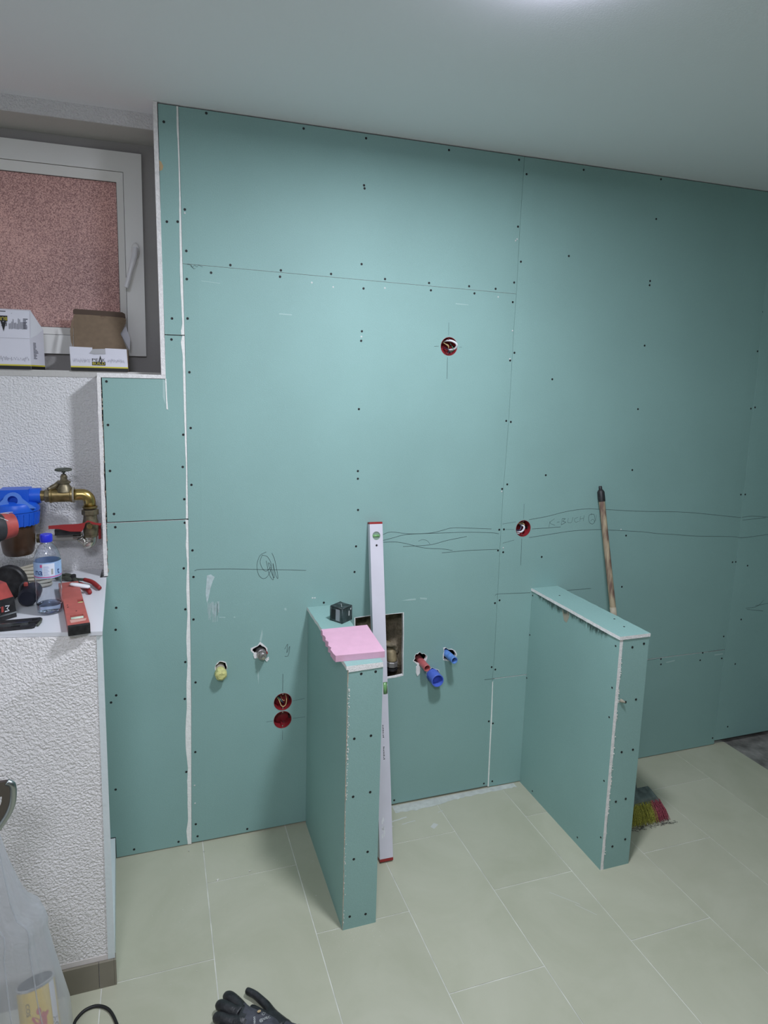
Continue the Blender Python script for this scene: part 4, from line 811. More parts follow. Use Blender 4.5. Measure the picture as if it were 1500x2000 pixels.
# ================================================================= PIPEWORK IN THE NICHE
PY = 0.0
def water_filter():
    cx, cy, z = -0.525, 0.005, 1.3405
    t = thing('water_filter', 'blue water filter housing with a brown bowl on the niche pipes', 'water filter', (cx, cy, 1.148))
    bm = BM(); lathe(bm, [(0.060, 0), (0.069, 0.004), (0.069, 0.016), (0.064, 0.028), (0.040, 0.036)], (cx, cy, 1.292), (0, 0, 1), 40); hd = ob('filter_head', bm, 'blue', t, 'auto')
    bm = BM(); lathe(bm, [(0.025, -0.074), (0.025, 0.074)], (cx, cy, z), (1, 0, 0), 24); ob('port', bm, 'blue', hd, 'auto')
    bm = BM(); box(bm, cx - .042, cx + .042, cy - .03, cy + .035, 1.325, 1.3655); bev(bm, .004, 2); ob('head_block', bm, 'blue', hd, 'auto')
    # arched lug with an eyelet on the front
    arc = [(cx - .062, 1.309)] + [(cx - .046 + .0105 * k, 1.316 + .033 * math.sin((k + .6) / 9.2 * math.pi)) for k in range(0, 9)] + [(cx + .062, 1.309)]
    arc = [(cx - .064, 1.308), (cx - .044, 1.323)] + [(cx + .027 * math.cos(a * math.pi / 12), 1.333 + .027 * math.sin(a * math.pi / 12)) for a in range(11, 0, -1)] + [(cx + .044, 1.323), (cx + .064, 1.308)]
    bm = BM(); plate(bm, [arc, circ(cx, 1.335, 0.0150, 20)], WALL, cy - .050, cy - .040, 0); bev(bm, .0012, 1, 1.0); ob('bracket_lug', bm, 'bluel', hd, 'auto')
    bm = BM(); lathe(bm, [(0.066, 0), (0.064, -0.03), (0.060, -0.046), (0.052, -0.048)], (cx, cy, 1.297), (0, 0, 1), 48); co = ob('collar', bm, 'blue', t, 'auto')
    for k in range(24):
        a = 2 * math.pi * k / 24; bm = BM(); r0, r1 = .066, .0635
        u = Vector((math.cos(a), math.sin(a), 0)); v = Vector((-u.y, u.x, 0)); c = Vector((cx, cy, 0))
        hexa(bm, [c + u * .058 - v * .0028 + Vector((0, 0, 1.250)), c + u * r1 - v * .0022 + Vector((0, 0, 1.250)), c + u * r1 + v * .0022 + Vector((0, 0, 1.250)), c + u * .058 + v * .0028 + Vector((0, 0, 1.250))],
             [c + u * .060 - v * .0028 + Vector((0, 0, 1.290)), c + u * .0685 - v * .0022 + Vector((0, 0, 1.290)), c + u * .0685 + v * .0022 + Vector((0, 0, 1.290)), c + u * .060 + v * .0028 + Vector((0, 0, 1.290))])
        ob('collar_rib', bm, 'blue', co)
    bm = BM(); lathe(bm, [(0.030, 0), (0.040, 0.003), (0.046, 0.012), (0.050, 0.04), (0.052, 0.105)], (cx, cy, 1.148), (0, 0, 1), 40); ob('filter_bowl', bm, 'bowl', t, 'auto')
water_filter()
def gate_valve():
    z = 1.3405
    t = thing('gate_valve', 'old brass gate valve with a round handwheel right of the blue filter', 'valve', (-0.382, PY, 1.30))
    bm = BM(); lathe(bm, [(0.017, 0), (0.017, 0.012)], (-0.4515, PY, z), (1, 0, 0), 20); ob('nipple', bm, 'brass', t, 'auto')
    bm = BM(); lathe(bm, [(0.021, 0), (0.0225, 0.002), (0.0225, 0.014), (0.021, 0.016)], (-0.4395, PY, z), (1, 0, 0), 6); ob('union_nut', bm, 'brassd', t)
    bm = BM(); lathe(bm, [(0.0245, 0), (0.0245, 0.006), (0.0225, 0.008), (0.0225, 0.060), (0.0245, 0.062), (0.0245, 0.068)], (-0.4245, PY, z), (1, 0, 0), 28); ob('valve_body', bm, 'brass', t, 'auto')
    bm = BM(); lathe(bm, [(0.026, 0.0), (0.022, 0.014), (0.0165, 0.022), (0.0165, 0.026), (0.0205, 0.028), (0.0205, 0.033), (0.014, 0.036), (0.0105, 0.040), (0.0105, 0.050), (0.0075, 0.054), (0.0075, 0.057)], (-0.381, PY, z + .012), (0, 0, 1), 20); ob('bonnet', bm, 'brassd', t, 'auto')
    bm = BM(); tube(bm, smoothpath([(-0.428, PY - .012, z + .022), (-0.418, PY - .006, z + .026), (-0.402, PY, z + .034), (-0.392, PY, z + .042)], 4), [.006] * 4 + [.0085] * 4 + [.010] * 5, 8); ob('body_shoulder', bm, 'brassd', t, True)
    bm = BM(); lathe(bm, [(0.0032, 0.0), (0.0032, 0.020)], (-0.381, PY, z + .066), (0, 0, 1), 10); ob('stem', bm, 'iron', t)
    bm = BM(); R0, r0 = 0.0225, 0.0040; pts = [Vector((-0.381 + R0 * math.cos(2 * math.pi * k / 28), PY + R0 * math.sin(2 * math.pi * k / 28), z + .0835)) for k in range(28)]
    rs = []
    for k in range(28):
        a = 2 * math.pi * k / 28; u = Vector((math.cos(a), math.sin(a), 0)); rs.append([pts[k] + u * (r0 * math.cos(b_ * math.pi / 4)) + Vector((0, 0, r0 * math.sin(b_ * math.pi / 4))) for b_ in range(8)])
    rings(bm, rs + [rs[0]], False, False); bmesh.ops.remove_doubles(bm, verts=bm.verts[:], dist=1e-6)
    for k in range(4): a = math.pi / 4 + k * math.pi / 2; tube(bm, [(-0.381, PY, z + .081), (-0.381 + .021 * math.cos(a), PY + .021 * math.sin(a), z + .083)], .0024, 6)
    lathe(bm, [(0.006, 0.074), (0.006, 0.086)], (-0.381, PY, z), (0, 0, 1), 12); ob('handwheel', bm, 'iron', t, 'auto')
    bm = BM()
    for k in range(3): tube(bm, [Vector((-0.3560 + .002 * k, PY + .0255 * math.cos(a * math.pi / 8), z + .0255 * math.sin(a * math.pi / 8))) for a in range(17)], .0007, 4)
    ob('hemp_thread', bm, 'beige', t)
gate_valve()
def elbow_valve():
    z = 1.3405; ex = -0.3060
    t = thing('ball_valve', 'brass elbow and ball valve with a red lever at the right of the niche', 'valve', (ex, PY, 1.16))
    bm = BM(); pp = [Vector((-0.3565, PY, z)), Vector((-0.342, PY, z))]; rr = [.0190, .0190]
    for k in range(9):
        a = k * math.pi / 16; pp.append(Vector((-0.330 + .024 * math.sin(a), PY, z - .024 + .024 * math.cos(a)))); rr.append(.0185)
    pp += [Vector((ex, PY, z - .040))]; rr += [.0185]
    tube(bm, pp, rr, 24); ob('elbow', bm, mat('bright_brass', (0.50, 0.37, 0.13), 0.3, 1.0), t, True)
    bm = BM(); lathe(bm, [(0.0225, 0), (0.0235, 0.002), (0.0235, 0.005), (0.0215, 0.007)], (ex, PY, 1.2945), (0, 0, 1), 24); ob('elbow_rim', bm, 'brass', t, 'auto')
    bm = BM(); lathe(bm, [(0.0250, 0), (0.0265, 0.002), (0.0265, 0.016), (0.0250, 0.018)], (ex, PY, 1.2720), (0, 0, 1), 6); ob('nut', bm, 'brassd', t)
    bm = BM(); lathe(bm, [(0.021, 0), (0.0235, 0.010), (0.0245, 0.030), (0.0245, 0.045), (0.022, 0.055), (0.021, 0.070)], (ex, PY, 1.2030), (0, 0, 1), 24); ob('valve_body', bm, 'brassd', t, 'auto')
    bm = BM(); plate(bm, [[(-0.428, 1.2475), (-0.428, 1.2375), (-0.400, 1.2365), (-0.365, 1.2260), (-0.330, 1.2240), (-0.322, 1.2370), (-0.318, 1.252), (-0.306, 1.2555), (-0.298, 1.247), (-0.274, 1.2420), (-0.270, 1.2440), (-0.270, 1.2490), (-0.285, 1.2500), (-0.300, 1.2560), (-0.312, 1.2600), (-0.320, 1.2530), (-0.340, 1.2495), (-0.385, 1.2495)]], WALL, PY - .036, PY - .032, 0); bev(bm, .0006, 1); ob('lever', bm, 'lever', t)
    bm = BM(); box(bm, -0.412, -0.335, PY - .028, PY - .012, 1.2130, 1.2320); bev(bm, .002, 1); ob('lever_sleeve', bm, 'black', t)
    bm = BM(); lathe(bm, [(0.0095, 0.018), (0.0095, 0.034), (0.0085, 0.0395), (0.0045, 0.0395), (0.0045, 0.037)], (-0.306, PY, 1.2405), (0, -1, 0), 16); ob('spindle_nut', bm, 'brass', t, 'auto')
    bm = BM(); lathe(bm, [(0.021, 0), (0.0225, 0.003), (0.0225, 0.006)], (ex, PY, 1.1985), (0, 0, 1), 24); ob('valve_rim', bm, 'brassd', t, 'auto')
    bm = BM(); pp = [Vector((ex, PY, 1.200)), Vector((ex - .001, PY, 1.188)), Vector((ex - .006, PY, 1.178)), Vector((ex - .016, PY, 1.178)), Vector((ex - .028, PY, 1.188)), Vector((ex - .032, PY, 1.195))]
    tube(bm, smoothpath(pp, 4), [.0185] * 5 + [.0195] * 8 + [.013] * 8, 20); ob('lower_elbow', bm, 'chrome', t, True)
    bm = BM(); box(bm, -0.284, -0.276, 0.012, 0.03, 1.185, 1.235); bev(bm, .002, 1); ob('red_tag', bm, 'lever', t)
elbow_valve()
def hose():
    t = thing('connecting_pipe', 'pale grey pipe with corrugated couplings low in the niche', 'pipe', (-0.40, 0.02, 1.18))
    z = 1.1975; y = 0.012
    bm = BM(); lathe(bm, [(0.0125, 0), (0.0125, 0.092)], (-0.4480, y, z), (1, 0, 0), 20); ob('pipe', bm, mat('pale_grey_pipe', (0.36, 0.35, 0.32), 0.5), t, 'auto')
    prof = []
    for k in range(7): prof += [(0.0130, k * .0042), (0.0150, k * .0042 + .0012), (0.0150, k * .0042 + .0026), (0.0130, k * .0042 + .0038)]
    bm = BM(); lathe(bm, prof, (-0.3620, y, z), (1, 0, 0), 20); ob('coupling', bm, 'chrome', t, 'auto')
    bm = BM(); lathe(bm, prof, (-0.4720, y, z), (1, 0, 0), 20); ob('coupling', bm, 'brassd', t, 'auto')
hose()

# ================================================================= SCREW CARTONS ON THE SILL
def open_box():
    x0, x1, y0, y1, z0, z1 = -0.3560, -0.1772, 0.092, 0.178, WZ0 + .0015, 1.8195
    t = thing('screw_carton', 'open white screw carton with raised brown lid on the window sill', 'box', ((x0 + x1) / 2, (y0 + y1) / 2, z0), 'screw cartons on the window sill')
    e = .0012
    bm = BM(); plate(bm, [[(x0, z0), (x1, z0), (x1 - .002, z1), (x0 + .066, z1 + .001), (x0 + .066, z1 - .0155), (x0 + .106, z1 - .0155), (x0 + .106, z1), (x1 - .002, z1), (x1, z0)][:2] + [(x1 - .003, z1 - .001), (x0 + .108, z1), (x0 + .108, z1 - .016), (x0 + .068, z1 - .015), (x0 + .068, z1 + .001), (x0 - .002, z1 + .002)]], WALL, y0, y0 + e, 0); fr = ob('front_panel', bm, 'card', t)
    bm = BM(); plate(bm, [[(x0 + .058, z1 - .018), (x0 + .070, z1 - .004), (x0 + .108, z1 - .002), (x0 + .109, z1 - .019), (x0 + .075, z1 - .021)]], WALL, y0 - .0016, y0 - .0004, 0); ob('torn_tab', bm, mat('grey_card_tear', (0.42, 0.42, 0.43), 0.8), t)
    bm = BM(); box(bm, x0, x0 + e, y0 + e, y1, z0, z1 - .001); ob('side_panel', bm, 'kraft', t)
    bm = BM(); box(bm, x1 - e, x1, y0 + e, y1, z0, z1 - .002); ob('side_panel', bm, 'kraft', t)
    bm = BM(); box(bm, x0, x1, y1 - e, y1, z0, z1); ob('back_panel', bm, 'kraft', t)
    bm = BM(); box(bm, x0, x1, y0 + e, y1 - e, z0, z0 + e); ob('bottom_panel', bm, 'kraft', t)
    # lid: raised, leaning towards the window; left dust flap and folded right edge
    def lid3(a, b_, tt): return Vector((a, y1 - .012 + (b_ - z1) * .28 + tt, b_))
    Lp = [(x0 + .003, z1 - .004), (x0 + .002, 1.93), (x0 + .008, 1.938), (x1 - .014, 1.9325), (x1 - .006, 1.926), (x1 - .008, 1.912), (x1 - .026, 1.8755), (x1 - .001, z1 - .006)]
    bm = BM(); plate(bm, [Lp, [(x0 + .086, 1.9360), (x0 + .090, 1.9325), (x0 + .097, 1.931), (x0 + .104, 1.9315), (x0 + .107, 1.935)]], lid3, 0, e, 0); ob('lid', bm, 'kraft', t)
    bm = BM(); plate(bm, [[(x0 + .002, 1.936), (x0 + .002, 1.948), (x0 + .008, 1.9535), (x1 - .018, 1.950), (x1 - .009, 1.945), (x1 - .007, 1.930)]], lambda a, b_, tt: Vector((a, y1 - .012 + (1.936 - z1) * .28 - (b_ - 1.936) * .5 + tt, b_)), 0, e, 0); ob('tuck_flap', bm, mat('dark_kraft', (0.12, 0.085, 0.065), 0.85), t)
    bm = BM(); plate(bm, [[(x0 + .003, z1), (x0 - .004, 1.84), (x0 - .006, 1.875), (x0 - .002, 1.905), (x0 + .004, 1.925)]], lambda a, b_, tt: Vector((a, y1 - .030 + (b_ - z1) * .25 + tt, b_)), 0, e, 0); ob('dust_flap', bm, 'kraft', t)
    bm = BM(); plate(bm, [[(x1 - .0255, 1.876), (x1 - .008, 1.905), (x1 + .006, 1.86), (x1 + .004, z1 - .002)]], lambda a, b_, tt: Vector((a, y1 + .002 + (b_ - z1) * .25 + tt, b_)), 0, e, 0); ob('dust_flap', bm, 'card', t)
    # print: black foot, yellow stripe, tree line, name
    bm = BM(); box(bm, x0 - .0002, x1 + .0002, y0 - .0003, y0, z0, z0 + .0105); ob('black_band', bm, 'ink', fr)
    bm = BM(); box(bm, x0 - .0002, x1 + .0002, y0 - .0003, y0, z0 + .0105, z0 + .0150); ob('yellow_band', bm, 'yel', fr)
    cxp = (x0 + x1) / 2 - .003; rr = random.Random(8); bm = BM()
    for s in (-1, 1):
        for k in range(44):
            x = cxp + s * (.028 + .0012 * k); h = rr.uniform(.002, .012); zc = z0 + .0335 + rr.uniform(-.004, .004)
            if abs(x - cxp) < .083: box(bm, x, x + .0006, y0 - .0002, y0, zc - h / 2, zc + h / 2)
            if rr.random() < .4 and abs(x - cxp) < .08: box(bm, x, x + .003, y0 - .0002, y0, zc, zc + .0006)
    ob('skyline_print', bm, 'greyink', fr, kind='stuff')
    bm = BM(); box(bm, cxp - .021, cxp + .021, y0 - .0004, y0, z0 + .0185, z0 + .0305); ob('logo_block', bm, 'ink', fr)
    ob('logo_lettering', fitw(text_bm('BUILD', .0125, 0, lambda a, b_, tt: Vector((cxp + a, y0 - .0006, z0 + .0243 + b_))), cxp - .019, cxp + .019), 'yel', fr)
    ob('logo_lettering', fitw(text_bm('PE', .0135, 0, lambda a, b_, tt: Vector((cxp + a, y0 - .0006, z0 + .0362 + b_))), cxp - .0205, cxp - .001), 'ink', fr); ob('logo_lettering', fitw(text_bm('K', .0135, 0, lambda a, b_, tt: Vector((cxp + a, y0 - .0006, z0 + .0362 + b_))), cxp + .0115, cxp + .0205), 'ink', fr)
    bm = BM(); plate(bm, [[(cxp - .0005, z0 + .0305), (cxp + .0055, z0 + .052), (cxp + .0115, z0 + .0305), (cxp + .0080, z0 + .0305), (cxp + .0055, z0 + .041), (cxp + .0030, z0 + .0305)]], WALL, y0 - .0006, y0 - .0002, 0); ob('logo_peak', bm, 'ink', fr)
open_box()
def closed_box():
    # rotated a little so that its right end shows
    piv = Vector((-0.4755, 0.092, WZ0 + .0015)); ang = math.radians(-20); ca, sa = math.cos(ang), math.sin(ang)
    def T(a, d, h): return Vector((piv.x + a * 1.0, piv.y + d * ca, piv.z + h)) + Vector((d * -sa * 1.0, 0, 0))
    t = thing('screw_carton', 'closed white screw carton, logo upside down, at the left edge', 'box', (-0.55, 0.14, piv.z), 'screw cartons on the window sill')
    W_, D_ = 0.178, 0.085
    prof = [(0, 0), (0, .098), (.005, .186), (.012, .190), (D_, .134), (D_, 0)]
    bm = BM(); A = [bm.verts.new(T(0, d, h)) for d, h in prof]; Bv = [bm.verts.new(T(-W_, d, h)) for d, h in prof]
    bm.faces.new(A); bm.faces.new(Bv[::-1])
    for i in range(6): bm.faces.new((A[i], Bv[i], Bv[(i + 1) % 6], A[(i + 1) % 6]))
    body = ob('carton_body', bm, 'card', t)
    F = lambda a, b_, tt: T(a, -.0003 if b_ < .098 else (b_ - .098) * .0568 - .0004, b_) + Vector((0, -tt, 0))
    def q(a0, a1, h0, h1, nm, m, tt=0):
        bm = BM(); bm.faces.new([bm.verts.new(F(a, b_, tt)) for a, b_ in ((a0, h0), (a1, h0), (a1, h1), (a0, h1))]); ob(nm, bm, m, body)
    q(-W_, 0, .0, .0105, 'black_band', 'ink'); q(-W_, 0, .0105, .0150, 'yellow_band', 'yel')
    G_ = lambda d, h: T(.0004, d, h)
    for h0, h1, nm, m in ((0, .0105, 'black_band', 'ink'), (.0105, .015, 'yellow_band', 'yel')):
        bm = BM(); bm.faces.new([bm.verts.new(G_(d, h)) for d, h in ((0, h0), (D_, h0), (D_, h1), (0, h1))]); ob(nm, bm, m, body)
    q(-W_, 0, .0975, .0985, 'fold_line', mat('fold_shadow_line', (0.40, 0.40, 0.43), 0.8))
    bm = BM(); bm.faces.new([bm.verts.new(T(.0006, d, h)) for d, h in ((.004, .100), (.0415, .112), (D_ - .002, .134), (.010, .186))]); ob('end_flap', bm, mat('bright_card', (0.74, 0.76, 0.80), 0.6), body)
    q(-.108, -.063, .150, .168, 'logo_block', 'ink', .0002)
    q(-.052, -.050, .176, .177, 'handle_slot', 'ink'); q(-.110, -.068, .1805, .183, 'handle_slot', 'ink')
    bm = text_bm('BUILD', .0150, 0, lambda a, b_, tt: F(-.0835 - a, .159 - b_, .0006)); ob('logo_lettering', bm, 'yel', body)
    bm = text_bm('PE  K', .0175, 0, lambda a, b_, tt: F(-.0835 - a, .1425 - b_, .0006)); ob('logo_lettering', bm, 'ink', body)
    bm = BM(); vs = [bm.verts.new(F(a, b_, .0006)) for a, b_ in ((-.083, .150), (-.077, .150), (-.0755, .143), (-.0735, .150), (-.067, .150), (-.0745, .118))]; bm.faces.new(vs); ob('logo_peak', bm, 'ink', body)
    rr = random.Random(4); bm = BM()
    def r4(a0, a1, h0, h1): bm.faces.new([bm.verts.new(F(a, b_, .0005)) for a, b_ in ((a0, h0), (a1, h0), (a1, h1), (a0, h1))])
    for k in range(13): x = -.059 + .0038 * k; r4(x, x + .0016, .127 + rr.uniform(-.001, .001), .150 + rr.uniform(-.008, .012) * (k < 9))
    for k in range(7): r4(-.018, -.006 + rr.uniform(-.004, .002), .128 + .005 * k, .131 + .005 * k)
    for k in range(44):
        x = -.170 + .0038 * k; h = rr.uniform(.002, .012); z = .0335 + rr.uniform(-.004, .004)
        if x < -.002: r4(x, x + .0009, z - h / 2, z + h / 2)
    ob('small_print', bm, mat('dark_grey_print', (0.10, 0.10, 0.13), 0.6), body, kind='stuff')
    bm = BM()
    for k in range(12): h = .035 + .0045 * k; d0, d1 = .018, .018 + rr.uniform(.012, .030); bm.faces.new([bm.verts.new(T(.0008, d, z)) for d, z in ((d0, h), (d1, h), (d1, h + .0022), (d0, h + .0022))])
    ob('barcode', bm, mat('grey_barcode', (0.12, 0.12, 0.15), 0.6), body, kind='stuff')
closed_box()

# ================================================================= THINGS FIXED IN THE DRYWALL
def wall_box(cx, cz, label, wires, group='red flush boxes set in the green boards'):
    t = thing('flush_box', label, 'electrical box', (cx, 0.02, cz), group)
    r = 0.0332
    bm = BM(); lathe(bm, [(r + .0012, 0.0006), (r + .0012, -0.0008), (r, -0.0008), (r - .0008, 0.003), (r - .0012, 0.043), (0.002, 0.0445), (0.002, 0.0475), (r + .0008, 0.0475), (r + .0012, 0.002)], (cx, 0, cz), (0, 1, 0), 36, False, False)
    ob('box_shell', bm, 'redbox', t, 'auto')
    for s in (-1, 1):
        bm = BM(); lathe(bm, [(0.0042, 0.006), (0.0042, 0.042)], (cx + .001, 0, cz + s * (r - .0050)), (0, 1, 0), 10); p = ob('screw_post', bm, 'redbox', t, 'auto')
        bm = BM(); lathe(bm, [(0.0026, 0.0045), (0.0026, 0.0062)], (cx + .001, 0, cz + s * (r - .0050)), (0, 1, 0), 8); ob('screw_head', bm, 'chrome', p)
    for s in (-1, 1):
        bm = BM(); box(bm, cx + s * (r - .004) - .002, cx + s * (r - .004) + .002, .016, .03, cz - .006, cz + .004); ob('claw_slot', bm, 'ink', t)
    for m, rad, pts in wires:
        bm = BM(); tube(bm, smoothpath([(cx + a, y, cz + c) for a, y, c in pts], 6), rad, 7); ob('wire', bm, m, t, True)
    return t
wall_box(BOXES[0][0], BOXES[0][1], 'red flush box high on the wall with white cable looping out', [
    ('wwire', .0042, [(-.012, .038, .016), (-.004, .018, .022), (.010, .002, .021), (.024, -.004, .014), (.031, -.003, .004), (.028, .010, -.008), (.016, .035, -.012)]),
    ('ywire', .0013, [(-.018, .036, .020), (-.010, .020, .012), (.002, .014, .002), (.012, .03, -.010)]), ('gwire', .0016, [(.020, .036, .015), (.022, .016, .0), (.024, .012, -.014), (.012, .036, -.020)]),
    ('dwire', .0020, [(-.004, .036, -.004), (.004, .016, -.010), (.010, .018, -.022), (.0, .04, -.026)]), ('ywire', .0012, [(-.002, .036, .014), (.006, .02, .006), (.010, .024, -.006), (.006, .04, -.012)])])
wall_box(BOXES[1][0], BOXES[1][1], 'red flush box beside the vertical board joint with coiled white and black wires', [
    ('wwire', .0040, [(-.018, .036, -.014), (-.004, .014, -.018), (.008, .010, -.008), (.010, .012, .006), (.0, .030, .012)]),
    ('ywire', .0020, [(-.024, .03, .008), (-.014, .014, .018), (.002, .012, .020), (.014, .014, .010), (.016, .034, .0)]), ('dwire', .0030, [(-.022, .034, -.008), (-.008, .016, -.012), (.002, .020, .004), (-.006, .036, .014)]),
    ('dwire', .0022, [(.0, .036, .022), (.010, .018, .018), (.018, .022, .010), (.014, .04, .0)]), ('wwire', .0018, [(-.026, .03, -.018), (-.018, .018, -.022), (-.006, .016, -.026), (.004, .036, -.022)])])
wall_box(BOXES[2][0], BOXES[2][1] + .001, 'upper red flush box of the low pair, a yellow wire looping inside', [
    ('ywire', .0015, [(-.026, .034, .012), (-.014, .018, .004), (-.009, .010, -.008), (-.004, .006, -.019), (.005, .005, -.022), (.013, .006, -.014), (.016, .010, .004), (.015, .034, .020)]),
    ('gwire', .0020, [(-.022, .034, .014), (-.010, .016, .006), (-.001, .012, -.006), (.002, .03, -.014)]), ('dwire', .0022, [(-.018, .034, .016), (-.006, .014, .004), (.003, .012, -.010), (.005, .03, -.016)]), ('ywire', .0010, [(-.004, .034, .014), (.0, .016, .002), (.008, .014, -.004), (.012, .03, -.006)])])
wall_box(BOXES[3][0], BOXES[3][1] - .001, 'lower red flush box of the low pair, empty', [])

def stub_pipe(name, label, cx, cz, r, prot, m, inner, depth=0.04, cat='pipe', tilt=(0, 0)):
    t = thing(name, label, cat, (cx, 0.0, cz - r))
    ax = Vector((tilt[0], -1, tilt[1])).normalized(); o = Vector((cx, 0.06, cz)) - ax * 0.0
    bm = BM(); L = prot + .06
    lathe(bm, [(r, 0), (r, L - .0008), (r - .0008, L), (r - .0032, L), (r - .0036, L - .001), (r - .0036, L - depth), (0.0005, L - depth)], o, ax, 28, True, False); ob('pipe_body', bm, m, t, 'auto')
    return t, o, ax, L
t_, o_, a_, L_s = stub_pipe('supply_pipe', 'short red plastic pipe poking out of the green board', 0.914, 0.6110, 0.0145, 0.046, 'pipered', 'redbox', tilt=(0.0, -0.03))
t_, o_, a_, L_s = stub_pipe('supply_pipe', 'short blue plastic pipe poking out of the board, right of the red one', 1.020, 0.6370, 0.0145, 0.066, 'pipeblue', 'redbox', tilt=(0.02, 0.0))
t_, o_, a_, L_s = stub_pipe('drain_pipe', 'wide blue drain plug below the red and blue pipes', 0.9610, 0.5530, 0.0262, 0.050, 'drain', 'redbox', depth=0.03, tilt=(0.0, -0.02))
bm = BM(); lathe(bm, [(0.0270, 0.058), (0.0270, 0.075)], (0.9610, 0.06, 0.5530), a_, 28, False, False); ob('collar_ring', bm, 'drain', t_, 'auto')
# yellow plug
t = thing('yellow_plug', 'yellow plugged pipe end at the left of the lower wall', 'pipe plug', (0.112, 0, 0.65))
bm = BM(); lathe(bm, [(0.0165, 0), (0.0165, 0.062), (0.0195, 0.066), (0.0215, 0.080), (0.0205, 0.092), (0.012, 0.098)], (0.112, 0.06, 0.680), (0, -1, -0.10), 18, fn=lambda i, h: 1 + .04 * math.sin(i * 2.3)); ob('plug_body', bm, 'yplug', t, 'auto')
bm = BM(); lathe(bm, [(0.0175, 0.04), (0.0178, 0.060)], (0.112, 0.06, 0.682), (0, -1, -0.10), 18); ob('plug_sleeve', bm, 'beige', t, 'auto')
# capped metal outlet
t = thing('metal_outlet', 'grey metal water outlet in a broken hole right of the yellow plug', 'pipe outlet', (0.262, 0, 0.715))
bm = BM(); lathe(bm, [(0.0185, 0), (0.0185, 0.050), (0.0150, 0.052), (0.0150, 0.056), (0.0170, 0.057), (0.0170, 0.064), (0.0135, 0.065), (0.0135, 0.072), (0.0120, 0.074)], (0.2600, 0.045, 0.7265), (0.05, -1, -0.06), 20); ob('threaded_plug', bm, mat('dull_zinc', (0.42, 0.39, 0.38), 0.35, 0.8, var=.3, vscale=60), t, 'auto')
bm = BM(); lathe(bm, [(0.0080, 0.074), (0.0080, 0.082), (0.0070, 0.084)], (0.2600, 0.045, 0.7265), (0.05, -1, -0.06), 4); ob('square_end', bm, 'chrome', t)
bm = BM(); lathe(bm, [(0.006, 0.0), (0.006, 0.045)], (0.2795, 0.04, 0.7250), (0, -1, 0), 10); ob('red_stub', bm, 'lever', t, 'auto')
# brass tap fitting in the rectangular cut-out
t = thing('tap_fitting', 'old brass elbow fitting with a grey nut inside the rectangular cut-out', 'pipe fitting', (0.80, 0.07, 0.57))
bm = BM(); pp = [Vector((0.795, 0.12, 0.655)), Vector((0.795, 0.085, 0.655)), Vector((0.797, 0.062, 0.648)), Vector((0.800, 0.052, 0.630)), Vector((0.801, 0.050, 0.612))]; tube(bm, smoothpath(pp, 5), [.023] * 8 + [.021] * 13, 20); ob('brass_elbow', bm, mat('dusty_brass', (0.30, 0.24, 0.14), 0.6, 0.3, var=.3, vscale=50), t, True)
bm = BM(); lathe(bm, [(0.0225, 0), (0.025, 0.003), (0.025, 0.020), (0.0215, 0.023)], (0.801, 0.050, 0.588), (0, 0, 1), 8); ob('nut', bm, mat('grey_zinc_nut', (0.24, 0.23, 0.22), 0.45, 0.4), t)
bm = BM(); lathe(bm, [(0.0235, 0), (0.0235, 0.010)], (0.801, 0.050, 0.574), (0, 0, 1), 20); ob('gasket_ring', bm, 'black', t, 'auto')
bm = BM(); tube(bm, smoothpath([(0.765, 0.075, 0.670), (0.785, 0.045, 0.682), (0.812, 0.048, 0.672), (0.822, 0.06, 0.64)], 5), [.009] * 6 + [.011] * 10, 8); ob('hemp_lump', bm, 'rock', t, True)

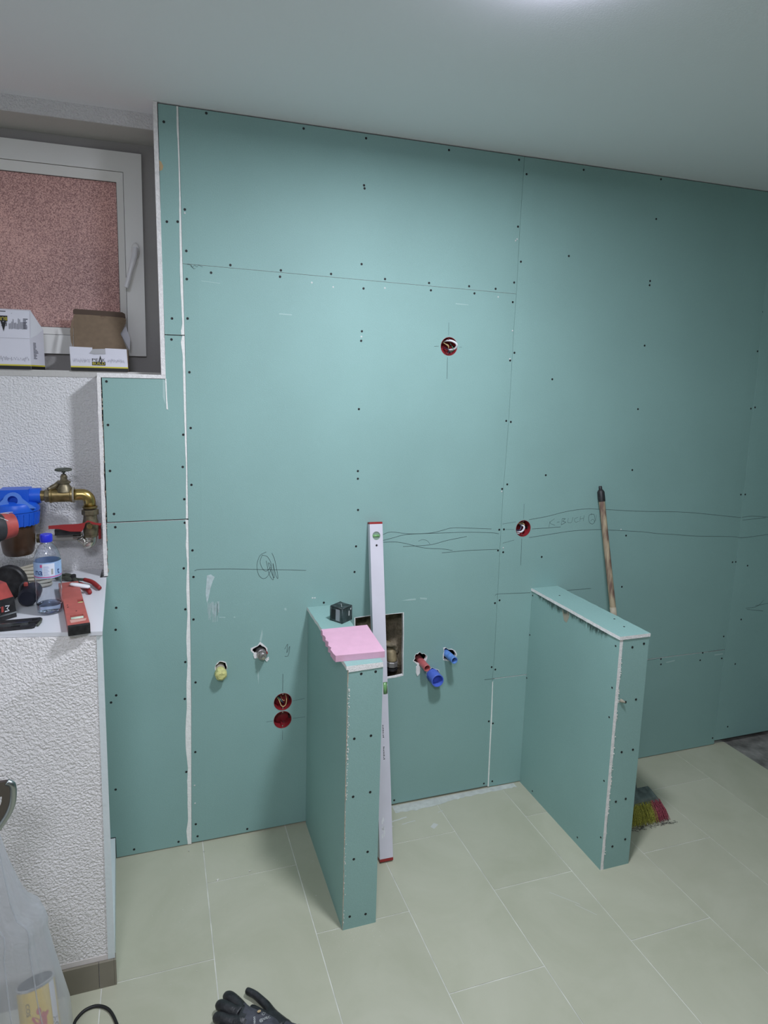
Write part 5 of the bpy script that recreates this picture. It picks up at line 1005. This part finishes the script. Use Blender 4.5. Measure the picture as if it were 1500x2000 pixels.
# ================================================================= ON AND NEAR THE LEFT PARTITION
def laser_cube():
    z = 0.8885; s = 0.054; c = Vector((0.5200, -0.158, z)); a = math.radians(34.5)
    u = Vector((math.cos(a), math.sin(a), 0)); v = Vector((-math.sin(a), math.cos(a), 0))
    t = thing('laser_level', 'dusty black cube laser level on the left partition behind the pink foam', 'laser level', c)
    P3 = lambda p, q_, h: c + u * p + v * q_ + Vector((0, 0, h))
    h2 = s / 2
    bm = BM(); hexa(bm, [P3(-h2, -h2, 0), P3(h2, -h2, 0), P3(h2, h2, 0), P3(-h2, h2, 0)], [P3(-h2, -h2, s), P3(h2, -h2, s), P3(h2, h2, s), P3(-h2, h2, s)]); bev(bm, .004, 2); ob('housing', bm, 'cubeblk', t, 'auto')
    def quad(fr, p0, p1, h0, h1, nm, m, d=.0006):
        bm = BM()
        if fr == 'L': q4 = [P3(-h2 - d, -p, h) for p, h in ((p0, h0), (p1, h0), (p1, h1), (p0, h1))]
        else: q4 = [P3(p, -h2 - d, h) for p, h in ((p0, h0), (p1, h0), (p1, h1), (p0, h1))]
        bm.faces.new([bm.verts.new(p) for p in q4]); ob(nm, bm, m, t)
    quad('L', -.002, .0165, .006, .048, 'laser_window', 'cubewin'); quad('L', -.022, -.003, .008, .044, 'window_recess', 'ink')
    quad('R', .008, .013, .020, .038, 'scratched_mark', 'dent'); quad('R', .017, .022, .040, .046, 'chipped_corner', 'dent')
    for e_ in ((-1, -1), (1, -1), (-1, 1), (1, 1)):
        bm = BM(); tube(bm, [P3(e_[0] * (h2 - .001), e_[1] * (h2 - .001), .002), P3(e_[0] * (h2 - .001), e_[1] * (h2 - .001), s - .002)], .0028, 8); ob('corner_bumper', bm, 'cubeblk', t, True)
    bm = BM(); tube(bm, [P3(-h2 + .002, -h2 + .001, s - .001), P3(h2 - .002, -h2 + .001, s - .001), P3(h2 - .001, h2 - .002, s - .001), P3(-h2 + .001, h2 - .002, s - .001), P3(-h2 + .001, -h2 + .002, s - .001)], .0026, 8); ob('top_bumper', bm, 'cubeblk', t, True)
    bm = BM(); tube(bm, [P3(-.012, -.012, s + .0004), P3(.012, .010, s + .0004)], .0006, 5); ob('top_scratch', bm, 'dent', t)
laser_cube()
bm = BM(); rr = random.Random(9)
fl = [Vector((0.4055 + .012 * i / 14 + (rr.uniform(-.004, .004) if 0 < i < 14 else 0), -0.4800 + 0.2080 * i / 14)) for i in range(15)]
outl = [(0.5640, -0.4880), (0.5790, -0.2720), (0.4170, -0.2720)] + [(p.x, p.y) for p in fl[::-1][1:-1]] + [(0.4090, -0.4815)]
plate(bm, [outl], FLAT, 0.9085, 0.8885, 0); bev(bm, .0008, 1, 0.9)
t_foam = tag(ob('foam_board', bm, 'pink'), 'bright pink foam board piece on top of the left partition', 'foam board')

def long_level():
    H = 1.205; ang = math.atan2(0.256, H); ux = Vector((0.9998, 0.0, 0)); b0 = Vector((0.6720, -0.2740, 0.004)); tp = Vector((0.6895, -0.0150, H)); ax = (tp - b0).normalized()
    sx = Vector((1, 0, 0)) - ax * ax.x; sx.normalize(); ny = sx.cross(ax).normalized()     # ny points to the room
    if ny.y > 0: ny = -ny
    L = (tp - b0).length
    t = thing('spirit_level', 'long white spirit level leaning on the wall beside the left partition', 'spirit level', (b0.x, b0.y, 0))
    P3 = lambda s, h, d: b0 + sx * s + ax * h + ny * d
    hw, th = 0.0255, 0.0115
    bm = BM(); plate(bm, [rect(-hw, hw, .010, L - .008), circ(0.0, L - .052, .0158, 24), rect(.008, .0245, L * .5 - .022, L * .5 + .022), circ(0, L - .088, .0045, 10)], lambda a, b_, tt: P3(a, b_, tt), th, -th, 0)
    ob('level_body', bm, 'alu', t)
    for h0, h1 in ((0, .010), (L - .008, L)):
        bm = BM(); hexa(bm, [P3(-hw, h0, -th), P3(hw, h0, -th), P3(hw, h0, th), P3(-hw, h0, th)], [P3(-hw, h1, -th), P3(hw, h1, -th), P3(hw, h1, th), P3(-hw, h1, th)]); bev(bm, .001, 1); ob('end_cap', bm, 'lever', t)
    bm = BM(); lathe(bm, [(0.0157, -th * .7), (0.0157, th * .75)], P3(0, L - .052, 0), ny, 24); ob('vial_housing', bm, mat('grey_green_vial', (0.22, 0.30, 0.24), 0.3), t, 'auto')
    bm = BM(); tube(bm, [P3(-.012, L - .052, th * .75), P3(.012, L - .052, th * .75)], .0045, 12); ob('vial', bm, 'vial', t, True)
    bm = BM(); tube(bm, [P3(.016, L * .5 - .021, 0.004), P3(.016, L * .5 + .021, 0.004)], .0085, 12); ob('vial', bm, 'vial', t, True)
    bm = BM(); lathe(bm, [(0.0044, -th), (0.0044, th * .4)], P3(0, L - .088, 0), ny, 10); ob('plugged_hole', bm, 'ink', t, 'auto')
    bm = BM(); rr = random.Random(2)
    for k in range(16):
        h = .36 + .006 * k + (.03 if k > 7 else 0); p = P3(.002, h, th + .0002); bm.faces.new([bm.verts.new(P3(a, b_, th + .0002)) for a, b_ in ((.000, h), (rr.uniform(.003, .006), h), (rr.uniform(.003, .006), h + .003), (.000, h + .003))])
    ob('small_print', bm, 'ink', t, kind='stuff')
    bm = BM()
    for k in range(9):
        h = rr.uniform(.06, .16); s = rr.uniform(-.02, -.008); bm.faces.new([bm.verts.new(P3(a, b_, th + .0003)) for a, b_ in ((s, h), (s + rr.uniform(.003, .007), h + .002), (s + rr.uniform(.002, .005), h + rr.uniform(.006, .02)), (s, h + .012))])
    ob('plaster_smudge', bm, 'white', t)
long_level()

# ================================================================= BROOM
def broom():
    t = thing('broom', 'worn wooden broom leaning on the wall behind the right partition', 'broom', (1.75, -0.34, 0))
    a = Vector((1.748, -0.275, 0.112)); b_ = Vector((1.6925, -0.024, 1.285)); d = (b_ - a).normalized()
    bm = BM(); n = 24; pts = [a + (b_ - a) * (i / n) for i in range(n + 1)]; tube(bm, pts, 0.0125, 14); ob('broomstick', bm, 'wood', t, True)
    bm = BM(); k = a + (b_ - a) * .535; tube(bm, [k, k + d * .08], .0131, 14); ob('taped_section', bm, mat('pale_bare_wood', (0.40, 0.35, 0.26), 0.7, var=.2, vscale=40), t, True)
    bm = BM(); lathe(bm, [(0.0145, -0.035), (0.0148, 0.004), (0.0120, 0.010), (0.0070, 0.016), (0.0070, 0.026), (0.0050, 0.030)], b_, d, 16); ob('hanging_cap', bm, 'black', t, 'auto')
    bm = BM(); lathe(bm, [(0.021, -0.03), (0.017, 0.03), (0.0145, 0.035)], a, d, 16); ob('socket', bm, 'brush', t, 'auto')
    x0, x1 = 1.615, 1.830
    bm = BM(); hexa(bm, [(x0, -0.352, .068), (x1, -0.352, .068), (x1, -0.296, .086), (x0, -0.296, .086)], [(x0 + .02, -0.345, .088), (x1 - .02, -0.345, .088), (x1 - .02, -0.300, .104), (x0 + .02, -0.300, .104)]); bev(bm, .004, 2); ob('broom_head', bm, 'brush', t, 'auto')
    rr = random.Random(12)
    def br(nm, m, xa, xb, n):
        bm = BM()
        for i in range(n):
            x = rr.uniform(xa, xb); f = (x - (x0 + x1) / 2) / ((x1 - x0) / 2); y = rr.uniform(-.350, -.304)
            p0 = Vector((x, y, .078)); p1 = Vector((x + f * .030 + rr.uniform(-.006, .006), y - .030 + rr.uniform(-.012, .006), rr.uniform(.0005, .012))); mid = (p0 + p1) / 2 + Vector((f * .004, -.004, 0))
            w_ = Vector((rr.uniform(.0007, .0012), 0, 0)); v = [bm.verts.new(q_) for q_ in (p0 - w_, p0 + w_, mid + w_, mid - w_, p1 + w_ * .8, p1 - w_ * .8)]
            bm.faces.new((v[0], v[1], v[2], v[3])); bm.faces.new((v[3], v[2], v[4], v[5]))
            w2 = Vector((0, w_.x, 0)); v = [bm.verts.new(q_) for q_ in (p0 - w2, p0 + w2, mid + w2, mid - w2, p1 + w2, p1 - w2)]
            bm.faces.new((v[0], v[1], v[2], v[3])); bm.faces.new((v[3], v[2], v[4], v[5]))
        ob(nm, bm, m, t, kind='stuff')
    br('yellow_bristles', 'ybr', x0 + .006, x1 - .046, 1100); br('pink_bristles', 'pbr', x1 - .052, x1 - .004, 400)
    bm = BM()
    for i in range(120):
        p = Vector((rr.uniform(1.66, 1.865), -0.392 + rr.uniform(-.010, .008), rr.uniform(.0008, .006))); q_ = p + Vector((rr.uniform(-.012, .012), rr.uniform(-.012, .008), rr.uniform(-.0003, .004))); bm.faces.new([bm.verts.new(v) for v in (p, q_, q_ + Vector((.0008, .0012, .0004)), p + Vector((.0008, .0012, .0004)))])
    ob('caught_fluff', bm, mat('dark_fluff', (0.05, 0.045, 0.045), 0.95), t, kind='stuff')
broom()

# ================================================================= LOWER LEFT FOREGROUND
def chair():
    y = -0.80
    t = thing('metal_chair', 'curved brushed steel chair frame corner at the left edge, bag hanging from it', 'chair', (-0.70, y, 0))
    C_ = [(-0.60, 0.862), (-0.50, 0.8600), (-0.440, 0.8590), (-0.4140, 0.8560), (-0.4040, 0.8480), (-0.4025, 0.8300), (-0.4055, 0.8050), (-0.4140, 0.7830), (-0.4280, 0.7610), (-0.445, 0.738), (-0.475, 0.700), (-0.52, 0.62), (-0.545, 0.45)]
    bm = BM(); pp = smoothpath([(a, y, b_) for a, b_ in C_[3:]], 6); tube(bm, pp, .0068, 14)
    ob('back_tube', bm, 'steel', t, True)
    bm = BM(); plate(bm, [[(-0.62, 0.8585), (-0.4140, 0.8575), (-0.4060, 0.8480), (-0.4050, 0.8300), (-0.4080, 0.8060), (-0.4160, 0.7850), (-0.4300, 0.7620), (-0.448, 0.738), (-0.62, 0.738)], [(-0.60, 0.826), (-0.4245, 0.8245), (-0.4260, 0.812), (-0.437, 0.785), (-0.455, 0.762), (-0.60, 0.762)]], WALL, y - .002, y + .006, 0)
    ob('back_plate', bm, mat('dark_satin_metal', (0.16, 0.14, 0.13), 0.35, 0.9), t)
    bm = BM(); tube(bm, smoothpath([(-0.545, y, .45), (-0.56, y, .25), (-0.575, y - .01, .004)], 5), .0095, 12); ob('leg', bm, 'steel', t, True)
    bm = BM(); tube(bm, smoothpath([(-0.60, y, .83), (-0.92, y, .83), (-0.955, y, .80), (-0.96, y, .45), (-0.965, y - .01, .004)], 6), .0095, 12); ob('leg', bm, 'steel', t, True)
    bm = BM(); box(bm, -0.97, -0.54, y - .42, y - .02, 0.435, 0.46); bev(bm, .01, 2); ob('seat', bm, 'dark', t, 'auto')
    for x in (-0.575, -0.955):
        bm = BM(); tube(bm, [(x, y - .38, .44), (x, y - .40, .002)], .0095, 12); ob('leg', bm, 'steel', t, True)
chair()
def bag():
    t = thing('plastic_bag', 'thin translucent white plastic bag hanging in the lower left foreground', 'plastic bag', (-0.43, -0.80, 0.02))
    prof = [(0.755, -0.4430, .006, .006), (0.735, -0.4330, .018, .010), (0.67, -0.4190, .035, .025), (0.59, -0.3960, .060, .045), (0.555, -0.3800, .075, .055), (0.535, -0.3560, .092, .06), (0.515, -0.3500, .098, .065), (0.488, -0.3510, .100, .068), (0.44, -0.3420, .108, .075), (0.37, -0.3290, .118, .085), (0.29, -0.3140, .128, .09), (0.22, -0.3090, .130, .09), (0.14, -0.3150, .124, .088), (0.07, -0.3350, .105, .075), (0.025, -0.375, .065, .05)]
    prof2 = []
    for i in range(len(prof) - 1):
        for k in range(3): prof2.append(tuple(prof[i][j] + (prof[i + 1][j] - prof[i][j]) * k / 3 for j in range(4)))
    prof2.append(prof[-1]); seg = 120; rs = []; rr = random.Random(6); ph = [rr.uniform(0, 6.28) for _ in range(6)]
    for (z, xr, hw, hd) in prof2:
        cx = xr - hw; ring = []; k = (0.755 - z)
        for i in range(seg):
            a = 2 * math.pi * i / seg
            pl = 1 + .16 * (abs(math.sin(3.5 * a + ph[0] + .6 * k)) - .5) * math.exp(-1.6 * k) + .12 * (abs(math.sin(4.5 * a + ph[1] - 1.2 * k)) ** .6 - .6) + .03 * math.sin(17 * a + ph[2] + 10 * z) + .02 * math.sin(5 * a + 26 * z)
            lim = 1.0 if math.cos(a) < .8 else 0.985
            px = cx + hw * math.cos(a) * (pl if math.cos(a) < .7 else 1 + (pl - 1) * .25) * lim; ring.append(Vector((px, -0.80 + hd * math.sin(a) * pl, z)))
        rs.append(ring)
    crease = [[rs[m_][i_] for m_ in range(1, len(rs) - 4)] for i_ in (83, 95, 104)]
    for cr_ in crease:
        bm = BM(); n_ = len(cr_); tube(bm, cr_, [.0005 + .0012 * math.sin(math.pi * q / (n_ - 1)) for q in range(n_)], 6); ob('film_crease', bm, 'bag', t, True)
    bm = BM(); rings(bm, rs, True, True); ob('bag_film', bm, 'bag', t, True)
    bm = BM()
    tube(bm, smoothpath([(-0.449, -0.80, .752), (-0.452, -0.812, .775), (-0.4520, -0.80, .79), (-0.448, -0.788, .775), (-0.449, -0.80, .752)], 5), [.004] * 21, 8); ob('bag_handle', bm, mat('milky_handle', (0.66, 0.68, 0.70), 0.35), t, True)
    c0 = Vector((-0.388, -0.772, 0.325)); c1 = Vector((-0.367, -0.828, 0.205)); ax = (c1 - c0).normalized(); L = (c1 - c0).length; r = .040
    k = thing('label_can', 'can with a yellow and red label inside the plastic bag', 'can', c1, )
    bm = BM(); lathe(bm, [(r, 0), (r, L)], c0, ax, 40, True, True); ob('can_label', bm, 'canyel', k, 'auto')
    lb = k.children[0] if len(k.children) else None
    for h in (-.001, L + .001):
        bm = BM(); lathe(bm, [(r - .001, -.003), (r + .0012, -.002), (r + .0012, .002), (r - .001, .003)], c0 + ax * h, ax, 40); ob('can_rim', bm, 'tin', k, 'auto')
    bm = BM(); lathe(bm, [(r - .003, -.0045), (r - .003, -.0035)], c0, ax, 40); ob('can_lid', bm, 'dark', k, 'auto')
    u = (CAMLOC - (c0 + c1) / 2); u = (u - ax * u.dot(ax)).normalized(); v = ax.cross(u)
    def cw(s, h, rr_=r + .0006): a = s / r; return c0 + ax * h + (u * math.cos(a) + v * math.sin(a)) * rr_
    side = 1 if (v.x > 0) else -1
    bm = BM()
    for (ca_, ch_, ra_, rh_, tl) in ((.004, .078, .009, .030, .15), (-.006, .062, .005, .014, -.7), (.012, .058, .004, .010, .8), (.000, .044, .005, .007, 0)):
        n_ = 14; bm.faces.new([bm.verts.new(cw(side * (ca_ + ra_ * math.cos(q) * math.cos(tl) - rh_ * math.sin(q) * math.sin(tl)), ch_ + ra_ * math.cos(q) * math.sin(tl) + rh_ * math.sin(q) * math.cos(tl))) for q in [2 * math.pi * u_ / n_ for u_ in range(n_)]])
    ob('label_figure', bm, 'canred', k)
    ob('label_lettering', text_bm('AGLE', .020, 0, lambda a, b_, tt: cw(side * (.034 + b_), .095 + a)), 'ink', k)
    ob('label_lettering', text_bm('COS', .013, 0, lambda a, b_, tt: cw(side * (-.022 + b_), .035 + a)), 'ink', k)
    bm = BM(); vv = [[bm.verts.new(cw(side * (.028 + .003 * q), h, r + .0004)) for q in range(7)] for h in (.002, L - .002)]
    for q in range(6): bm.faces.new((vv[0][q], vv[0][q + 1], vv[1][q + 1], vv[1][q]))
    ob('label_band', bm, 'card', k)
    # a second dark container behind it, seen only as a shadow through the film
    k2 = thing('dark_jar', 'dark container low in the plastic bag at the left edge', 'jar', (-0.485, -0.80, 0.03))
    bm = BM(); lathe(bm, [(.034, 0), (.036, .006), (.036, .125), (.030, .140), (.030, .155)], (-0.485, -0.80, 0.03), (0.08, 0, 1), 28); ob('jar_body', bm, mat('maroon_jar', (0.11, 0.05, 0.055), 0.4), k2, 'auto')
    bm = BM(); lathe(bm, [(.032, .155), (.032, .175), (.028, .178)], (-0.485, -0.80, 0.03), (0.08, 0, 1), 28); ob('jar_lid', bm, 'dark', k2, 'auto')
bag()
bm = BM(); tube(bm, smoothpath([(-0.44, -0.66, .0045), (-0.385, -0.640, .0045), (-0.3426, -0.6062, .0045), (-0.3321, -0.5865, .0045), (-0.3122, -0.5675, .0045), (-0.2825, -0.5642, .0045), (-0.2521, -0.5834, .0045), (-0.2314, -0.6228, .0045), (-0.224, -0.66, .0045), (-0.235, -0.74, .0045), (-0.30, -0.84, .0045), (-0.42, -0.93, .0045)], 6), .0042, 10)
tag(ob('black_cable', bm, 'cable', None, True), 'black cable looping on the floor tiles near the plastic bag', 'cable')

def glove(name, label, loc, V, tf, cuff=True, printed=True):
    t = thing(name, label, 'glove', loc, 'dark work gloves dropped on the tiles')
    palm = [V['wrist'], V['p1'], V['p2'], V['k']]
    # one continuous hand-shaped surface
    verts = [Vector(V['wrist']), Vector(V['p1']), Vector(V['p2'])]; rad = [(.030, .017), (.034, .018), (.033, .017)]; edges = [(0, 1), (1, 2)]
    for f in V['fingers']:
        prev = 2
        for j, p in enumerate(f): verts.append(Vector(p)); rad.append((V.get('fr', (.0125, .0110, .0105, .0085))[min(j, 3)],) * 2); edges.append((prev, len(verts) - 1)); prev = len(verts) - 1
    prev = 1
    for j, p in enumerate(V['thumb']): verts.append(Vector(p)); rad.append(((.015, .0125, .010)[min(j, 2)],) * 2); edges.append((prev, len(verts) - 1)); prev = len(verts) - 1
    return t, skin('hand_shell', verts, edges, rad, 'glove', t, 2)
# upper glove, palm down, fingers curled toward the left
G1 = dict(wrist=(0.190, -0.790, .022), p1=(0.150, -0.765, .026), p2=(0.112, -0.738, .028), k=None,
          fingers=[[(0.090, -0.692, .030), (0.068, -0.660, .030), (0.052, -0.647, .020)], [(0.072, -0.708, .033), (0.044, -0.682, .034), (0.030, -0.670, .022)], [(0.064, -0.732, .028), (0.034, -0.710, .028), (0.020, -0.698, .018)], [(0.070, -0.756, .022), (0.042, -0.740, .022), (0.026, -0.730, .016)]],
          thumb=[(0.150, -0.812, .020), (0.118, -0.822, .018)], fr=(.0165, .0165, .0140, .012))
t, sh_ = glove('work_glove', 'upper dark knit work glove with printed marks at the bottom edge', (0.12, -0.74, 0), G1, None)
sh_.data.materials.append(M['nitrile'])
for p in sh_.data.polygons:
    c = sh_.data.vertices[p.vertices[0]].co + sh_.location + t.location
    if c.x < 0.105: p.material_index = 1
bm = BM(); ax = Vector((0.78, -0.62, 0.0)).normalized(); rs = []; u = Vector((-ax.y, ax.x, 0))
for h, a, b_ in ((0, .031, .0165), (.02, .033, .017), (.04, .035, .018), (.042, .033, .0165), (.02, .030, .0150), (.005, .025, .012)):
    rs.append([Vector((0.190, -0.790, .0195)) + ax * h + u * (a * math.cos(2 * math.pi * i / 24)) + Vector((0, 0, b_ * math.sin(2 * math.pi * i / 24))) for i in range(24)])
rings(bm, rs, False, True); ob('cuff', bm, 'glove', t, True)
bm = BM(); tube(bm, [Vector((0.190, -0.790, .0195)) + ax * .041 + u * (.0345 * math.cos(2 * math.pi * i / 24)) + Vector((0, 0, .0178 * math.sin(2 * math.pi * i / 24))) for i in range(25)], .0022, 6); ob('cuff_hem', bm, 'black', t, True)
zt_ = 0.0475
def gp(a, b_, tt=0): return Vector((a, b_, tt))
bm = BM(); lathe(bm, [(.0052, 0), (.0052, .0006)], (0.138, -0.737, .0435), (-.1, .35, 1), 12); ob('tan_patch', bm, 'orange', t)
def prt(s, size, px, py, z, an):
    ca, sa = math.cos(an), math.sin(an)
    return text_bm(s, size, 0, lambda a, b_, tt: Vector((px + a * ca - b_ * sa, py + a * sa + b_ * ca, z)))
# second glove lies underneath, only its thumb side shows behind
G2 = dict(wrist=(0.235, -0.845, .014), p1=(0.205, -0.800, .014), p2=(0.185, -0.760, .013), k=None,
          fingers=[[(0.168, -0.705, .014), (0.138, -0.662, .016), (0.113, -0.641, .016)], [(0.150, -0.722, .012), (0.130, -0.700, .012), (0.118, -0.690, .011)], [(0.160, -0.742, .011), (0.140, -0.730, .011)], [(0.170, -0.775, .011), (0.150, -0.770, .011)]],
          thumb=[(0.235, -0.800, .014), (0.240, -0.775, .012)])
t2, sh2 = glove('work_glove', 'lower black coated work glove, one finger showing behind the printed one', (0.19, -0.77, 0), G2, None)
sh2.data.materials.clear(); sh2.data.materials.append(M['nitrile'])
# print laid on the back of the upper glove
def drape(bm, o):
    dg = bpy.context.evaluated_depsgraph_get(); off_ = off(o)
    for v in bm.verts:
        hit, loc, nor, idx = o.ray_cast(Vector((v.co.x, v.co.y, 0.3)) - off_, Vector((0, 0, -1)))
        v.co.z = (loc.z + off_.z + .0006) if hit else 0.03
    return bm
bpy.context.view_layer.update()
for s, sz, px, py, an in (('C E', .010, 0.150, -0.741, 1.0), ('@V/EC', .010, 0.150, -0.758, 0.2), ('neon', .010, 0.122, -0.756, 1.45)):
    ob('printed_mark', drape(prt(s, sz, px, py, 0, an), sh_), 'dent', t)

# ================================================================= CRUMBS, DUST, LAMPS
bm = BM(); rr = random.Random(21)
def crumb(x, y, s):
    p = [Vector((x + rr.uniform(-s, s), y + rr.uniform(-s, s), rr.uniform(.0001, s * 1.1))) for _ in range(5)]
    vs = [bm.verts.new(q_) for q_ in p]
    for f in ((0, 1, 2), (0, 2, 3), (0, 3, 4), (1, 2, 3), (1, 3, 4), (0, 1, 4)): bm.faces.new([vs[i] for i in f])
for i in range(90): crumb(rr.uniform(-.2, .42), rr.gauss(-.12, .12) if rr.random() < .6 else rr.uniform(-.6, -.02), rr.uniform(.0006, .0022))
for i in range(120): crumb(0.49 + rr.gauss(0, .06), -0.545 + rr.gauss(0, .022), rr.uniform(.0005, .0018))
for i in range(70): crumb(0.66 + rr.gauss(0, .05), -0.42 + rr.gauss(0, .07), rr.uniform(.0005, .0015))
for i in range(40): crumb(rr.uniform(.75, 1.3), rr.uniform(-.12, -.01), rr.uniform(.0006, .002))
for x, y in ((0.0125, -0.068), (0.078, -0.205), (0.19, -0.19), (-0.01, -0.035), (0.04, -0.05)): crumb(x, y, .005)
o = tag(ob('plaster_crumbs', bm, 'crumb', kind='stuff'), 'white plaster crumbs scattered on the floor tiles', 'debris')
# dusty plaster line swept along the foot of the wall
bm = BM(); n = 46
a = [(0.80 + 0.57 * i / n, -0.0015) for i in range(n + 1)]; c = [(0.80 + 0.57 * i / n, -0.028 - 0.022 * math.exp(-((i - 8) / 12) ** 2) + rr.uniform(-.004, .004)) for i in range(n + 1)]
plate(bm, [a + c[::-1]], FLAT, .0006, .0001, 0)
o = tag(ob('plaster_dust', bm, mat('fine_plaster_dust', (0.52, 0.54, 0.50), 0.95, var=.12, vscale=40), kind='stuff'), 'fine pale plaster dust along the foot of the green wall', 'debris')
bm = BM()
for (x, y, l, w_, an) in ((0.79, -0.085, .09, .006, .15), (0.83, -0.11, .06, .004, .1), (0.92, -0.155, .03, .018, .6), (0.98, -0.085, .025, .003, .2), (0.74, -0.12, .05, .004, .3), (1.20, -0.60, .10, .002, -.8), (1.24, -0.66, .07, .002, -.9)):
    pts = [(x + l * (k / 8 - .5) * math.cos(an), y + l * (k / 8 - .5) * math.sin(an) + rr.uniform(-.001, .001)) for k in range(9)]; ribbon(bm, pts, w_, FLAT, .0004)
tag(ob('filler_drips', bm, mat('dry_filler_drip', (0.56, 0.57, 0.53), 0.9), kind='stuff'), 'thin dried filler streaks on the tiles at the wall', 'debris')

for (lx, ly), lr, lab in ((LAMP, 0.112, 'round white ceiling lamp just above the top edge of the photo'), (FILL_LAMP, 0.33, 'wide round fill lamp added unseen behind the camera')):
    t = thing('ceiling_lamp', lab, 'lamp', (lx, ly, CEIL - 0.045), 'round ceiling lamps')  # the wide second body only houses the added fill light
    bm = BM(); lathe(bm, [(lr - .002, 0), (lr - .002, 0.045)], (lx, ly, CEIL - 0.045), (0, 0, 1), 40); ob('lamp_base', bm, 'white', t, 'auto')
    bm = BM(); lathe(bm, [(lr, 0.038), (lr, 0.004)], (lx, ly, CEIL - 0.045), (0, 0, 1), 40, False, False); ob('glowing_rim', bm, 'lampside', t, 'auto')
    bm = BM(); lathe(bm, [(lr, 0.004), (lr - .006, -0.002), (0.001, -0.003)], (lx, ly, CEIL - 0.045), (0, 0, 1), 40, False, False); ob('diffuser', bm, 'lampem', t, 'auto')
